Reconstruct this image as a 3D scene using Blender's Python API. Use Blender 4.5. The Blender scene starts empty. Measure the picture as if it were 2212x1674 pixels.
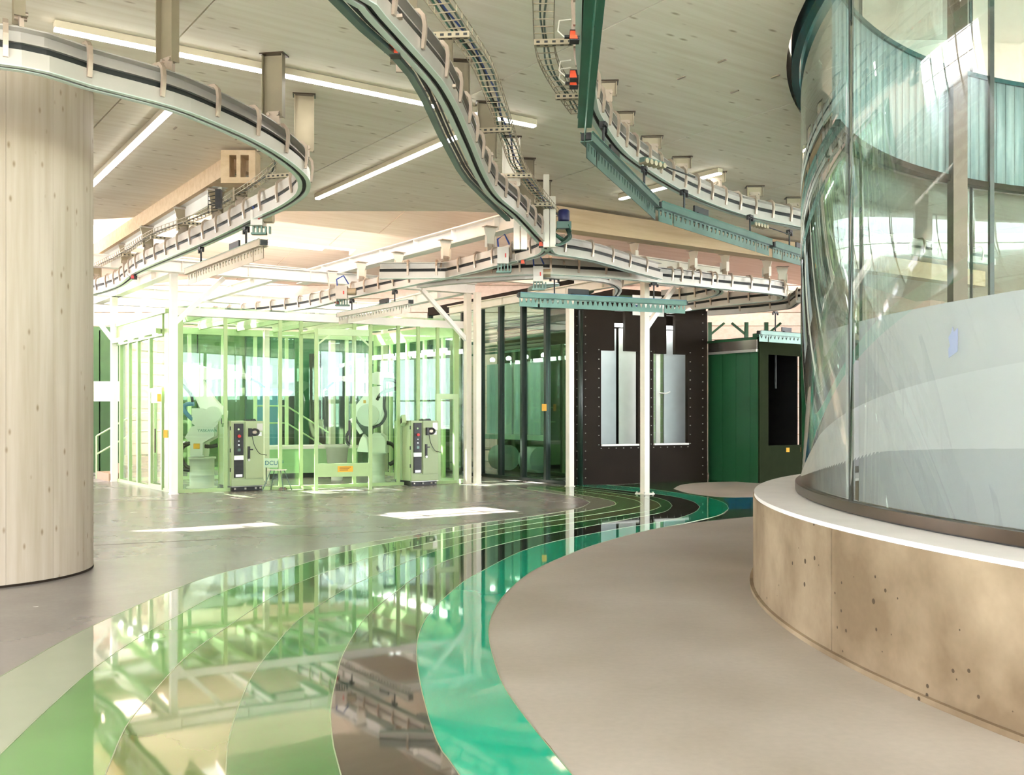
import bpy, bmesh, math, random
from mathutils import Vector, Matrix
random.seed(7)
SC = bpy.context.scene
COL = SC.collection
# ------------------------------------------------------------------ camera
F, HZ, CX, EYE = 2100.0, 899.0, 1106.0, 1.54
cam = bpy.data.cameras.new('camera'); camo = bpy.data.objects.new('camera', cam); COL.objects.link(camo)
camo.location = (0, 0, EYE); camo.rotation_euler = (math.pi/2, 0, 0)
cam.sensor_width = 36; cam.lens = F/2212*36; cam.shift_y = (HZ-837)/2212; cam.clip_end = 300
SC.camera = camo
# ------------------------------------------------------------------ world, sun, exposure
wd = bpy.data.worlds.new('World'); SC.world = wd; wd.use_nodes = True
bg = wd.node_tree.nodes['Background']; bg.inputs[0].default_value = (.975, .94, 1.03, 1); bg.inputs[1].default_value = 8.8
sun = bpy.data.lights.new('sun', 'SUN'); suno = bpy.data.objects.new('sun', sun); COL.objects.link(suno)
sun.energy = 32; sun.angle = math.radians(0.6); sun.color = (1, .96, .88)
SUND = Vector((.60, -.45, -.66)).normalized()
suno.rotation_euler = SUND.to_track_quat('-Z', 'Y').to_euler(); suno.location = (-20, 20, 20)
SC.view_settings.view_transform = 'Standard'; SC.view_settings.look = 'None'
SC.view_settings.exposure = 1.12; SC.view_settings.gamma = 1.0; SC.view_settings.use_curve_mapping = False
cy = SC.cycles
cy.max_bounces = 9; cy.diffuse_bounces = 6; cy.glossy_bounces = 4; cy.transmission_bounces = 4; cy.transparent_max_bounces = 40
cy.sample_clamp_indirect = 6; cy.sample_clamp_direct = 0; cy.caustics_reflective = False; cy.caustics_refractive = False
cy.use_denoising = True; cy.use_adaptive_sampling = True; cy.adaptive_threshold = 0.03

# ------------------------------------------------------------------ helpers
PI = math.pi
def P(x, y, Y): return Vector(((x-CX)/F*Y, Y, EYE+(HZ-y)/F*Y))      # photograph point at distance Y
def Z(x, y, z):                                                        # photograph point at height z
    Y = (z-EYE)*F/(HZ-y); return Vector(((x-CX)/F*Y, Y, z))
def G(x, y): return Z(x, y, 0.0)
U = Vector((-.580, .815, 0)).normalized(); V = Vector((.815, .580, 0)).normalized()   # the building's grid

def srgb(*c):
    return tuple(((v/255)/12.92 if v/255 <= .04045 else ((v/255+.055)/1.055)**2.4) for v in c) + (1,)

class MB:
    def __init__(s): s.v = []; s.f = []; s.sm = []
    def add(s, vs, fs, smooth=False):
        n = len(s.v); s.v += [tuple(p) for p in vs]
        for f in fs: s.f.append(tuple(i+n for i in f)); s.sm.append(smooth)
        return s
    def hexa(s, p):                                                    # 8 points: bottom ring 0-3, top ring 4-7
        return s.add(p, [(0,3,2,1),(4,5,6,7),(0,1,5,4),(1,2,6,5),(2,3,7,6),(3,0,4,7)])
    def box(s, x0, x1, y0, y1, z0, z1):
        return s.hexa([(x0,y0,z0),(x1,y0,z0),(x1,y1,z0),(x0,y1,z0),(x0,y0,z1),(x1,y0,z1),(x1,y1,z1),(x0,y1,z1)])
    def wall(s, a, b, t, z0, z1, off=0.0):                             # upright slab from a to b
        a = Vector((a[0],a[1],0)); b = Vector((b[0],b[1],0)); d = (b-a).normalized(); n = Vector((-d.y, d.x, 0))
        a = a+n*off; b = b+n*off; h = n*t/2
        q = [a-h, b-h, b+h, a+h]
        return s.hexa([(p.x,p.y,z0) for p in q]+[(p.x,p.y,z1) for p in q])
    def bar(s, p, q, w, h, up=(0,0,1)):                                # straight beam p-q
        p = Vector(p); q = Vector(q); d = (q-p).normalized(); up = Vector(up)
        if abs(d.dot(up)) > .97: up = Vector((0,1,0))
        r = d.cross(up).normalized(); u = r.cross(d).normalized()
        c = [(-1,-1),(1,-1),(1,1),(-1,1)]
        pts = [p+r*a*w/2+u*b*h/2 for a,b in c]+[q+r*a*w/2+u*b*h/2 for a,b in c]
        return s.hexa(pts)
    def ibeam(s, p, q, w, h, t=.02):
        p = Vector(p); q = Vector(q); u = Vector((0,0,1))
        s.bar(p+u*(h/2-t/2), q+u*(h/2-t/2), w, t); s.bar(p-u*(h/2-t/2), q-u*(h/2-t/2), w, t); s.bar(p, q, t, h-2*t); return s
    def tube(s, path, r, n=8, closed=False):
        path = [Vector(p) for p in path]; m = len(path); vs = []; up = None
        for i, p in enumerate(path):
            d = (path[min(i+1,m-1)]-path[max(i-1,0)]).normalized()
            if up is None:
                up = Vector((0,0,1)) if abs(d.z) < .9 else Vector((1,0,0))
            a = d.cross(up); a = a.normalized() if a.length > 1e-4 else Vector((1,0,0)); up = a.cross(d).normalized()
            rr = r[i] if isinstance(r, (list, tuple)) else r
            for k in range(n):
                t = 2*PI*k/n; vs.append(p+a*math.cos(t)*rr+up*math.sin(t)*rr)
        fs = [(i*n+k, i*n+(k+1)%n, (i+1)*n+(k+1)%n, (i+1)*n+k) for i in range(m-1) for k in range(n)]
        s.add(vs, fs, True); b = len(s.v)-len(vs)
        s.f += [tuple(b+k for k in range(n))[::-1], tuple(b+(m-1)*n+k for k in range(n))]; s.sm += [False, False]
        return s
    def lathe(s, prof, c=(0,0,0), n=24):
        c = Vector(c); vs = []
        for r, z in prof:
            for k in range(n): t = 2*PI*k/n; vs.append((c.x+r*math.cos(t), c.y+r*math.sin(t), c.z+z))
        m = len(prof)
        fs = [(i*n+k, i*n+(k+1)%n, (i+1)*n+(k+1)%n, (i+1)*n+k) for i in range(m-1) for k in range(n)]
        b = len(s.v); s.add(vs, fs, True)
        if prof[0][0] > 1e-5: s.f.append(tuple(b+k for k in range(n))[::-1]); s.sm.append(False)
        if prof[-1][0] > 1e-5: s.f.append(tuple(b+(m-1)*n+k for k in range(n))); s.sm.append(False)
        return s
    def prism(s, poly, o, ax, ay, t):                                  # 2D outline in plane (o; ax, ay), thickness t along ax x ay, centred
        o = Vector(o); ax = Vector(ax); ay = Vector(ay); n = ax.cross(ay).normalized(); m = len(poly)
        vs = [o+ax*a+ay*b-n*t/2 for a,b in poly]+[o+ax*a+ay*b+n*t/2 for a,b in poly]
        fs = [tuple(range(m))[::-1], tuple(range(m,2*m))]+[(i,(i+1)%m,m+(i+1)%m,m+i) for i in range(m)]
        return s.add(vs, fs)
    def sweep(s, path, prof, smooth=False, closed=True):               # prof = [(side, z)] closed outline along a plan path
        path = [Vector(p) for p in path]; m = len(path); n = len(prof); vs = []
        for i, p in enumerate(path):
            d = path[min(i+1,m-1)]-path[max(i-1,0)]; d.z = 0; d.normalize(); r = Vector((d.y, -d.x, 0))
            for a, b in prof: vs.append(p+r*a+Vector((0,0,b)))
        fs = [(i*n+k, i*n+(k+1)%n, (i+1)*n+(k+1)%n, (i+1)*n+k) for i in range(m-1) for k in range(n)]
        b0 = len(s.v); s.add(vs, fs, smooth)
        s.f += [tuple(b0+k for k in range(n))[::-1], tuple(b0+(m-1)*n+k for k in range(n))]; s.sm += [False, False]
        return s
    def mesh(s, name, off=(0,0,0)):
        me = bpy.data.meshes.new(name); ox, oy, oz = off
        me.from_pydata([(x-ox, y-oy, z-oz) for x,y,z in s.v], [], s.f)
        me.polygons.foreach_set('use_smooth', s.sm); me.update()
        bm = bmesh.new(); bm.from_mesh(me); bmesh.ops.recalc_face_normals(bm, faces=bm.faces[:])
        for e in bm.edges:
            if any(not f.smooth for f in e.link_faces): e.smooth = False
        bm.to_mesh(me); bm.free()
        return me
def link(name, me, mat, parent=None):
    o = bpy.data.objects.new(name, me); COL.objects.link(o)
    if mat is not None and len(me.materials) == 0: me.materials.append(mat)
    if parent is not None: o.parent = parent
    return o
def root_of(o):
    v = Vector((0,0,0))
    while o is not None: v += Vector(o.location); o = o.parent
    return v
def part(name, mb, mat, parent, label=None, local=False):
    off = (0,0,0) if local else tuple(root_of(parent))
    o = link(name, mb.mesh(name, off), mat, parent)
    if label: o['label'] = label
    return o
def thing(name, label, cat, loc=(0,0,0), rotz=0, group=None):
    o = bpy.data.objects.new(name, None); COL.objects.link(o); o.location = loc; o.rotation_euler = (0,0,rotz)
    o.empty_display_size = .1; o['label'] = label; o['category'] = cat
    if group: o['group'] = group
    return o
def solo(name, mb, mat, label, cat, group=None):
    xs = [v[0] for v in mb.v]; ys = [v[1] for v in mb.v]; zs = [v[2] for v in mb.v]
    c = ((min(xs)+max(xs))/2, (min(ys)+max(ys))/2, min(zs))
    o = link(name, mb.mesh(name, c), mat); o.location = c; o['label'] = label; o['category'] = cat
    if group: o['group'] = group
    return o
def struct(name, mb, mat, label=None, parent=None):
    o = link(name, mb.mesh(name), mat, parent)
    if parent is None: o['kind'] = 'structure'
    if label: o['label'] = label
    return o
def copy_tree(o, parent=None):
    c = o.copy(); COL.objects.link(c)
    if parent: c.parent = parent
    for ch in list(o.children): copy_tree(ch, c)
    return c
def smooth_curve(pts, n=8):                                            # Catmull-Rom through points
    pts = [Vector(p) for p in pts]; out = []
    for i in range(len(pts)-1):
        p0 = pts[max(i-1,0)]; p1 = pts[i]; p2 = pts[i+1]; p3 = pts[min(i+2,len(pts)-1)]
        for k in range(n):
            t = k/n; out.append(.5*((2*p1)+(p2-p0)*t+(2*p0-5*p1+4*p2-p3)*t*t+(-p0+3*p1-3*p2+p3)*t**3))
    out.append(pts[-1]); return out
def resample(pts, m=None, step=None):
    L = [0]
    for a, b in zip(pts, pts[1:]): L.append(L[-1]+(b-a).length)
    if m is None: m = max(2, int(round(L[-1]/step))+1)
    out = []; j = 0
    for i in range(m):
        t = L[-1]*i/(m-1)
        while j < len(L)-2 and L[j+1] < t: j += 1
        s = (t-L[j])/max(1e-9, L[j+1]-L[j]); out.append(pts[j].lerp(pts[j+1], min(1,max(0,s))))
    return out

# ------------------------------------------------------------------ materials
def nodes(m): m.use_nodes = True; return m.node_tree.nodes, m.node_tree.links
def mat(name, col, rough=.5, metal=0.0, spec=.5, var=.0, scale=4.0, bump=0.0, stretch=None, ior=1.5, coat=0.0, bscale=None):
    m = bpy.data.materials.new(name); N, L = nodes(m); b = N['Principled BSDF']
    b.inputs['Base Color'].default_value = col; b.inputs['Roughness'].default_value = rough; b.inputs['Metallic'].default_value = metal
    b.inputs['IOR'].default_value = ior; b.inputs['Specular IOR Level'].default_value = spec
    if coat: b.inputs['Coat Weight'].default_value = coat; b.inputs['Coat Roughness'].default_value = .02
    tc = N.new('ShaderNodeTexCoord'); mp = N.new('ShaderNodeMapping'); L.new(tc.outputs['Object'], mp.inputs[0])
    if stretch: mp.inputs['Scale'].default_value = stretch
    nz = N.new('ShaderNodeTexNoise'); nz.inputs['Scale'].default_value = scale; nz.inputs['Detail'].default_value = 5
    L.new(mp.outputs[0], nz.inputs['Vector'])
    v = var if var else .04
    rp = N.new('ShaderNodeValToRGB'); c = col
    rp.color_ramp.elements[0].position = .3; rp.color_ramp.elements[1].position = .7
    rp.color_ramp.elements[0].color = tuple(max(0, x*(1-v)) for x in c[:3])+(1,); rp.color_ramp.elements[1].color = tuple(min(1, x*(1+v)) for x in c[:3])+(1,)
    L.new(nz.outputs[0], rp.inputs[0]); L.new(rp.outputs[0], b.inputs['Base Color'])
    if bump:
        nb = N.new('ShaderNodeTexNoise'); nb.inputs['Scale'].default_value = bscale or scale*4; L.new(mp.outputs[0], nb.inputs['Vector'])
        bp = N.new('ShaderNodeBump'); bp.inputs['Strength'].default_value = bump; bp.inputs['Distance'].default_value = .02
        L.new(nb.outputs[0], bp.inputs['Height']); L.new(bp.outputs[0], b.inputs['Normal'])
    return m
def wood(name, light, dark, ang, knots=True, sc=1.0, vertical=False):
    m = bpy.data.materials.new(name); N, L = nodes(m); b = N['Principled BSDF']; b.inputs['Roughness'].default_value = .6
    b.inputs['Specular IOR Level'].default_value = .25
    tc = N.new('ShaderNodeTexCoord'); mp = N.new('ShaderNodeMapping'); mp.inputs['Rotation'].default_value = (0,0,-ang)
    mp2 = N.new('ShaderNodeMapping'); mp2.inputs['Scale'].default_value = (9*sc,9*sc,.45*sc) if vertical else (.7*sc,11*sc,11*sc)
    L.new(tc.outputs['Object'], mp.inputs[0]); L.new(mp.outputs[0], mp2.inputs[0])
    nz = N.new('ShaderNodeTexNoise'); nz.inputs['Scale'].default_value = 1; nz.inputs['Detail'].default_value = 6; nz.inputs['Roughness'].default_value = .6
    L.new(mp2.outputs[0], nz.inputs['Vector'])
    rp = N.new('ShaderNodeValToRGB'); e = rp.color_ramp.elements; e[0].position = .25; e[0].color = dark; e[1].position = .62; e[1].color = light
    L.new(nz.outputs[0], rp.inputs[0]); out = rp.outputs[0]
    if knots:
        mp3 = N.new('ShaderNodeMapping'); mp3.inputs['Scale'].default_value = (9*sc,9*sc,4*sc) if vertical else (2.6*sc,7*sc,7*sc); L.new(mp.outputs[0], mp3.inputs[0])
        vo = N.new('ShaderNodeTexVoronoi'); vo.inputs['Scale'].default_value = 1.0; L.new(mp3.outputs[0], vo.inputs['Vector'])
        r2 = N.new('ShaderNodeValToRGB'); r2.color_ramp.elements[0].position = .05; r2.color_ramp.elements[1].position = .16
        r2.color_ramp.elements[0].color = (.42,.34,.22,1); r2.color_ramp.elements[1].color = (1,1,1,1)
        L.new(vo.outputs['Distance'], r2.inputs[0])
        mx = N.new('ShaderNodeMixRGB'); mx.blend_type = 'MULTIPLY'; mx.inputs[0].default_value = .75
        L.new(out, mx.inputs[1]); L.new(r2.outputs[0], mx.inputs[2]); out = mx.outputs[0]
    L.new(out, b.inputs['Base Color'])
    return m
def glass(name, tint, rough=0.0, k=1.0, f0=.04):
    m = bpy.data.materials.new(name); N, L = nodes(m); N.remove(N['Principled BSDF'])
    t = N.new('ShaderNodeBsdfTransparent'); t.inputs[0].default_value = tint
    g = N.new('ShaderNodeBsdfAnisotropic'); g.inputs['Roughness'].default_value = rough; g.inputs['Color'].default_value = (.95,1,.98,1)
    lw = N.new('ShaderNodeLayerWeight'); lw.inputs[0].default_value = .5
    pw = N.new('ShaderNodeMath'); pw.operation = 'POWER'; pw.inputs[1].default_value = 4.2; L.new(lw.outputs['Facing'], pw.inputs[0])
    ma = N.new('ShaderNodeMath'); ma.operation = 'MULTIPLY_ADD'; ma.inputs[1].default_value = (1-f0)*k*.8; ma.inputs[2].default_value = f0*k; ma.use_clamp = True; L.new(pw.outputs[0], ma.inputs[0])
    mx = N.new('ShaderNodeMixShader'); L.new(ma.outputs[0], mx.inputs[0]); L.new(t.outputs[0], mx.inputs[1]); L.new(g.outputs[0], mx.inputs[2])
    L.new(mx.outputs[0], N['Material Output'].inputs[0]); return m
def emis(name, col, s):
    m = bpy.data.materials.new(name); N, L = nodes(m); N.remove(N['Principled BSDF'])
    e = N.new('ShaderNodeEmission'); e.inputs[0].default_value = col; e.inputs[1].default_value = s; L.new(e.outputs[0], N['Material Output'].inputs[0]); return m
def concrete(name, a, b_, rough, sc=.5, pits=False, spec=.5, coat=0.0, lo=.26, hi=.74):
    m = bpy.data.materials.new(name); N, L = nodes(m); b = N['Principled BSDF']; b.inputs['Specular IOR Level'].default_value = spec
    if coat: b.inputs['Coat Weight'].default_value = coat; b.inputs['Coat Roughness'].default_value = .12
    tc = N.new('ShaderNodeTexCoord'); nz = N.new('ShaderNodeTexNoise'); nz.inputs['Scale'].default_value = sc; nz.inputs['Detail'].default_value = 5; nz.inputs['Roughness'].default_value = .5
    nz.inputs['Distortion'].default_value = .15
    L.new(tc.outputs['Object'], nz.inputs['Vector'])
    rp = N.new('ShaderNodeValToRGB'); e = rp.color_ramp.elements; e[0].position = lo; e[0].color = b_; e[1].position = hi; e[1].color = a
    L.new(nz.outputs[0], rp.inputs[0]); out = rp.outputs[0]
    n2 = N.new('ShaderNodeTexNoise'); n2.inputs['Scale'].default_value = 22; n2.inputs['Detail'].default_value = 4; L.new(tc.outputs['Object'], n2.inputs['Vector'])
    m2 = N.new('ShaderNodeMixRGB'); m2.blend_type = 'MULTIPLY'; m2.inputs[0].default_value = .16; L.new(out, m2.inputs[1]); L.new(n2.outputs[0], m2.inputs[2]); out = m2.outputs[0]
    if pits:
        vo = N.new('ShaderNodeTexVoronoi'); vo.inputs['Scale'].default_value = 9.0; vo.inputs['Randomness'].default_value = 1; L.new(tc.outputs['Object'], vo.inputs['Vector'])
        n3 = N.new('ShaderNodeTexNoise'); n3.inputs['Scale'].default_value = 1.3; L.new(tc.outputs['Object'], n3.inputs['Vector'])
        mr = N.new('ShaderNodeMapRange'); mr.inputs['From Min'].default_value = .42; mr.inputs['From Max'].default_value = .7; mr.inputs['To Min'].default_value = 0.0; mr.inputs['To Max'].default_value = .17
        L.new(n3.outputs[0], mr.inputs[0])
        lt = N.new('ShaderNodeMath'); lt.operation = 'LESS_THAN'; L.new(vo.outputs['Distance'], lt.inputs[0]); L.new(mr.outputs[0], lt.inputs[1])
        m3 = N.new('ShaderNodeMixRGB'); m3.inputs[2].default_value = tuple(x*.35 for x in b_[:3])+(1,); L.new(lt.outputs[0], m3.inputs[0]); L.new(out, m3.inputs[1]); out = m3.outputs[0]
        bp = N.new('ShaderNodeBump'); bp.invert = True; bp.inputs['Strength'].default_value = .5; bp.inputs['Distance'].default_value = .01; L.new(lt.outputs[0], bp.inputs['Height']); L.new(bp.outputs[0], b.inputs['Normal'])
    L.new(out, b.inputs['Base Color'])
    rr = N.new('ShaderNodeMapRange'); rr.inputs['To Min'].default_value = rough*.8; rr.inputs['To Max'].default_value = rough*1.25; L.new(nz.outputs[0], rr.inputs[0]); L.new(rr.outputs[0], b.inputs['Roughness'])
    return m

AV = math.atan2(V.y, V.x)
M = dict(
 ceil=wood('spruce panel', srgb(240,233,216), srgb(226,216,194), AV, sc=1.0),
 roofwood=wood('roof spruce', srgb(238,218,204), srgb(224,200,182), AV, knots=False),
 fascia=wood('beam spruce', srgb(214,190,156), srgb(196,168,130), AV, knots=False),
 column=wood('column spruce', srgb(172,160,143), srgb(152,140,119), 0, vertical=True),
 floor=concrete('polished concrete', srgb(156,151,148), srgb(122,117,112), .26, .55, spec=.6),
 pad=concrete('brushed concrete', srgb(188,180,169), srgb(158,148,133), .48, .7, spec=.4),
 plinth=concrete('cast concrete', srgb(170,152,126), srgb(126,108,84), .8, 1.4, pits=True, spec=.2, lo=.36, hi=.66),
 coping=mat('white stone', srgb(244,240,236), .4),
 white=mat('white paint', srgb(232,230,222), .35),
 ivory=mat('ivory steel', srgb(222,216,200), .4),
 post=mat('galvanised post', srgb(164,152,126), .4, .35, var=.1, scale=3),
 rail=mat('rail aluminium', srgb(184,180,170), .34, .45, var=.05),
 railedge=mat('rail pale green edge', srgb(192,208,196), .3, .2),
 bracket=mat('cast bracket', srgb(176,160,142), .38, .5, var=.12, scale=9),
 slot=mat('dark slot', srgb(26,30,26), .6),
 zinc=mat('zinc sheet', srgb(86,110,100), .34, .5, var=.15, scale=3),
 teal=mat('teal metal', srgb(50,116,94), .3, .5, var=.2, scale=2),
 black=mat('black plastic', srgb(20,20,18), .45),
 rubber=mat('dark hose', srgb(44,50,44), .5),
 orange=mat('orange plastic', srgb(220,80,40), .4),
 red=mat('red plastic', srgb(200,40,34), .4),
 yellow=mat('yellow label', srgb(226,170,40), .5),
 blue=mat('blue cable', srgb(40,70,150), .4),
 bluegreen=mat('blue grey fitting', srgb(70,130,170), .4),
 frame=mat('pale green frame', srgb(158,186,126), .4),
 framel=mat('light green steel', srgb(184,210,160), .4),
 postshade=mat('shaded post', srgb(128,118,94), .45, .2, var=.1, scale=3),  # darker copy of the post colour for hangers in shade
 housing=mat('light housing paint', srgb(186,176,150), .5),
 cabinet=mat('sage cabinet paint', srgb(156,172,128), .42, var=.03),
 cabl=mat('mint cabinet side', srgb(160,188,140), .42),
 robot=mat('robot white', srgb(240,242,238), .35),
 robotg=mat('robot grey green', srgb(204,212,200), .4),
 steel=mat('stainless steel', srgb(190,184,170), .22, .9, var=.08),
 dark=mat('dark cladding', srgb(38,31,24), .6, spec=.08, var=.1, scale=1.5),
 olive=mat('dark olive cladding', srgb(36,42,26), .85, spec=.03, var=.1),
 darkgreen=mat('dark green cladding', srgb(36,84,52), .32, var=.12, scale=.8),
 leafgreen=mat('deep green panel', srgb(52,86,40), .45, var=.1),
 mull=mat('dark green mullion', srgb(26,38,30), .4),
 panel=mat('pale machine panel', srgb(196,204,204), .4),
 brown=mat('bronze frame', srgb(74,62,48), .3, .6, var=.15),
 drumtrim=mat('teal ring trim', srgb(28,84,86), .2, .5),
 board=wood('grey boards', srgb(150,168,164), srgb(96,122,122), 0, knots=False, vertical=True),
 step=mat('step timber', srgb(150,128,100), .6),
 bolt=mat('bolt metal', srgb(190,190,180), .3, .8),
 bin=mat('pale green tank', srgb(160,206,150), .35),
 pot=mat('grey plastic tub', srgb(190,200,182), .5),
 lamp=emis('lamp diffuser', (1,.97,.92,1), 8.0),
 spot=emis('booth lamp', (1,1,.95,1), 8.0),
 sheet=mat('white sheet', srgb(236,240,240), .6),
 lav=mat('lavender reflection', srgb(196,196,240), .5),
 joint=mat('joint line', srgb(120,112,98), .7),
 inlay=mat('pale inlay strip', srgb(164,180,144), .3, .4),
 ground=mat('bounce surface outside', srgb(236,232,228), .8),
)
M['glass'] = glass('clear glass', (.955,.985,.97,1), k=1.15)
M['drumglass'] = glass('curved glass', (.93,.975,.955,1), k=1.5)
M['cageglass'] = glass('green glass', (.90,.975,.89,1), k=1.0)
M['boothglass'] = glass('dark green glass', (.70,.86,.78,1), k=1.4)
def film_mat():
    m = bpy.data.materials.new('frosted film'); N, L = nodes(m); b = N['Principled BSDF']
    b.inputs['Base Color'].default_value = srgb(206,196,212); b.inputs['Roughness'].default_value = .7
    t = N.new('ShaderNodeBsdfTransparent'); tl = N.new('ShaderNodeBsdfTranslucent'); tl.inputs[0].default_value = srgb(225,228,220)
    m1 = N.new('ShaderNodeMixShader'); m1.inputs[0].default_value = .45; L.new(b.outputs[0], m1.inputs[1]); L.new(tl.outputs[0], m1.inputs[2])
    m2 = N.new('ShaderNodeMixShader'); m2.inputs[0].default_value = .78; L.new(t.outputs[0], m2.inputs[1]); L.new(m1.outputs[0], m2.inputs[2])
    L.new(m2.outputs[0], N['Material Output'].inputs[0]); return m
M['film'] = film_mat()
def epoxy(name, col, spec=1.0, rough=.035, ior=1.75):
    m = mat(name, col, rough, 0, .5, var=.10, scale=.8, ior=ior)
    N, L = nodes(m); b = N['Principled BSDF']
    tc = N.new('ShaderNodeTexCoord'); nb = N.new('ShaderNodeTexNoise'); nb.inputs['Scale'].default_value = 1.1; nb.inputs['Detail'].default_value = 2; L.new(tc.outputs['Object'], nb.inputs['Vector'])
    bp = N.new('ShaderNodeBump'); bp.inputs['Strength'].default_value = .05; bp.inputs['Distance'].default_value = .02; L.new(nb.outputs[0], bp.inputs['Height']); L.new(bp.outputs[0], b.inputs['Normal'])
    return m

# ------------------------------------------------------------------ plan constants
CEIL = 4.84
DC = Vector((9.892, 7.121, 0)); RP, RG = 7.888, 7.456                 # glass drum centre, plinth and glass radius
PT = EYE-.693
CA, CB, CC = G(378,1065), G(258,1040), G(1000,1043)                    # cage corners on the floor
CA.z = CB.z = CC.z = 0
CD = CB+(CC-CA)
CH = 3.70

# ------------------------------------------------------------------ floor
mb = MB(); mb.box(-30, 34, -14, 40, -.12, 0); struct('floor', mb, M['floor'], 'grey polished concrete floor')
fl = bpy.data.objects['floor']
mb = MB(); mb.box(-120, 120, -120, 140, -.4, -.13); o = struct('ground', mb, M['ground'], 'pale bounce surface outside the building')  # unseen ground, made very pale to bounce sunlight onto the ceiling

EDGE = {
 1: [(0,1463),(163,1371),(325,1296),(440,1250),(553,1221),(667,1192),(800,1171),(902,1154),(1003,1135),(1125,1119),(1207,1107),(1256,1096),(1275,1085),(1247,1074),(1186,1064),(1117,1054)],
 2: [(0,1632),(102,1534),(203,1445),(305,1375),(407,1318),(476,1282),(610,1233),(740,1194),(850,1171),(960,1152),(1070,1134),(1180,1117),(1262,1105),(1318,1094),(1331,1089),(1318,1081),(1260,1070),(1146,1052)],
 3: [(228,1674),(264,1587),(293,1542),(366,1457),(407,1416),(468,1371),(570,1302),(651,1257),(773,1213),(880,1184),(1000,1158),(1110,1138),(1230,1120),(1320,1106),(1375,1096),(1388,1090),(1370,1080),(1308,1069),(1176,1051)],
 4: [(488,1674),(492,1611),(513,1534),(545,1461),(590,1400),(651,1335),(753,1270),(830,1235),(902,1205),(963,1184),(1085,1153),(1230,1131),(1340,1114),(1405,1103),(1428,1094),(1412,1082),(1350,1069),(1190,1050)],
 5: [(736,1674),(720,1611),(714,1538),(724,1477),(744,1408),(793,1331),(850,1284),(902,1245),(983,1205),(1125,1166),(1247,1142),(1370,1119),(1435,1106),(1452,1093),(1435,1080),(1370,1067),(1207,1049)],
 6: [(991,1674),(942,1599),(910,1489),(900,1416),(906,1367),(934,1318),(995,1262),(1036,1237),(1125,1192),(1207,1168),(1329,1144),(1451,1123),(1500,1107),(1512,1095),(1492,1082),(1431,1069),(1300,1055),(1225,1048)],
 7: [(1235,1674),(1186,1615),(1125,1538),(1085,1477),(1064,1416),(1056,1371),(1064,1327),(1093,1282),(1146,1237),(1207,1207),(1288,1176),(1390,1148),(1492,1128),(1553,1113),(1574,1099),(1565,1087),(1532,1076),(1471,1066),(1390,1055),(1310,1048)],
}
def edge_curve(k):
    pts = [G(x, y) for x, y in EDGE[k]]
    d = (pts[0]-pts[1]).normalized()
    tip = max(range(len(EDGE[k])), key=lambda i: EDGE[k][i][0])
    near = smooth_curve([pts[0]+d*5.0+Vector((0,-.6,0)), pts[0]+d*1.5]+pts[:tip+1], 8); far = smooth_curve(pts[tip:], 8)
    return resample(near, 120), resample(far, 50)
CUR = {k: edge_curve(k) for k in EDGE}
bandcols = {1: srgb(164,172,150), 2: srgb(104,152,90), 3: srgb(104,128,72), 4: srgb(40,118,58), 5: srgb(46,52,42), 6: srgb(22,174,136)}
bandior = {1: 1.5, 2: 1.65, 3: 2.5, 4: 2.3, 5: 2.5, 6: 1.8}
bandnames = {1:'cream epoxy band', 2:'light green epoxy band', 3:'olive green epoxy band', 4:'strong green epoxy band', 5:'dark grey epoxy band', 6:'teal green epoxy band'}
def strip(a, b, z=.004, zb=-.02):
    mb = MB(); n = len(a)
    vs = [(p.x,p.y,z) for p in a]+[(p.x,p.y,z) for p in b]+[(p.x,p.y,zb) for p in a]+[(p.x,p.y,zb) for p in b]
    fs = [(i,i+1,n+i+1,n+i) for i in range(n-1)]+[(2*n+i,2*n+i+1,i+1,i) for i in range(n-1)]+[(n+i,n+i+1,3*n+i+1,3*n+i) for i in range(n-1)]
    return mb.add(vs, fs, False)
for k in range(1, 7):
    a = CUR[k][0]+CUR[k][1][1:]; b = CUR[k+1][0]+CUR[k+1][1][1:]
    o = link('floor_band', strip(a, b).mesh('floor_band'), epoxy(bandnames[k], bandcols[k], ior=bandior[k]), fl); o['label'] = 'glossy '+bandnames[k]+' in the floor'
for k in range(1, 8):
    c = CUR[k][0]+CUR[k][1][1:]
    mb = MB(); mb.sweep([Vector((p.x,p.y,0)) for p in c], [(-.0028,.0),(.0028,.0),(.0028,.0055),(-.0028,.0055)])
    o = link('inlay_strip', mb.mesh('inlay_strip'), M['inlay'], fl)
# far coloured patches behind the teal tip
def blob(px, z=.003):
    c = smooth_curve([G(x,y) for x,y in px]+[G(*px[0])], 6)[:-1]; n = len(c); mb = MB()
    mb.add([(p.x,p.y,z) for p in c]+[(p.x,p.y,-.02) for p in c], [tuple(range(n))]+[(i,(i+1)%n,n+(i+1)%n,n+i) for i in range(n)]); return mb
o = link('floor_patch', blob([(1300,1052),(1420,1062),(1500,1072),(1560,1086),(1574,1099),(1555,1114),(1480,1130),(1600,1118),(1800,1102),(1900,1085),(1800,1062),(1650,1042),(1500,1036)], .0015).mesh('floor_patch'), epoxy('forest green epoxy', srgb(52,88,52), rough=.12), fl); o['label'] = 'dark green epoxy floor beyond the bands'
o = link('floor_patch', blob([(1562,1078),(1700,1068),(1850,1068),(1850,1092),(1700,1098),(1574,1101),(1576,1090)], .003).mesh('floor_patch'), epoxy('blue epoxy', srgb(10,82,150), rough=.1), fl); o['label'] = 'bright blue epoxy floor patch'
o = link('floor_patch', blob([(1574,1101),(1700,1097),(1850,1093),(1850,1108),(1700,1112),(1600,1118),(1545,1121),(1565,1110)], .0035).mesh('floor_patch'), epoxy('plum epoxy', srgb(64,44,58), rough=.1), fl); o['label'] = 'plum epoxy floor strip'
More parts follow.
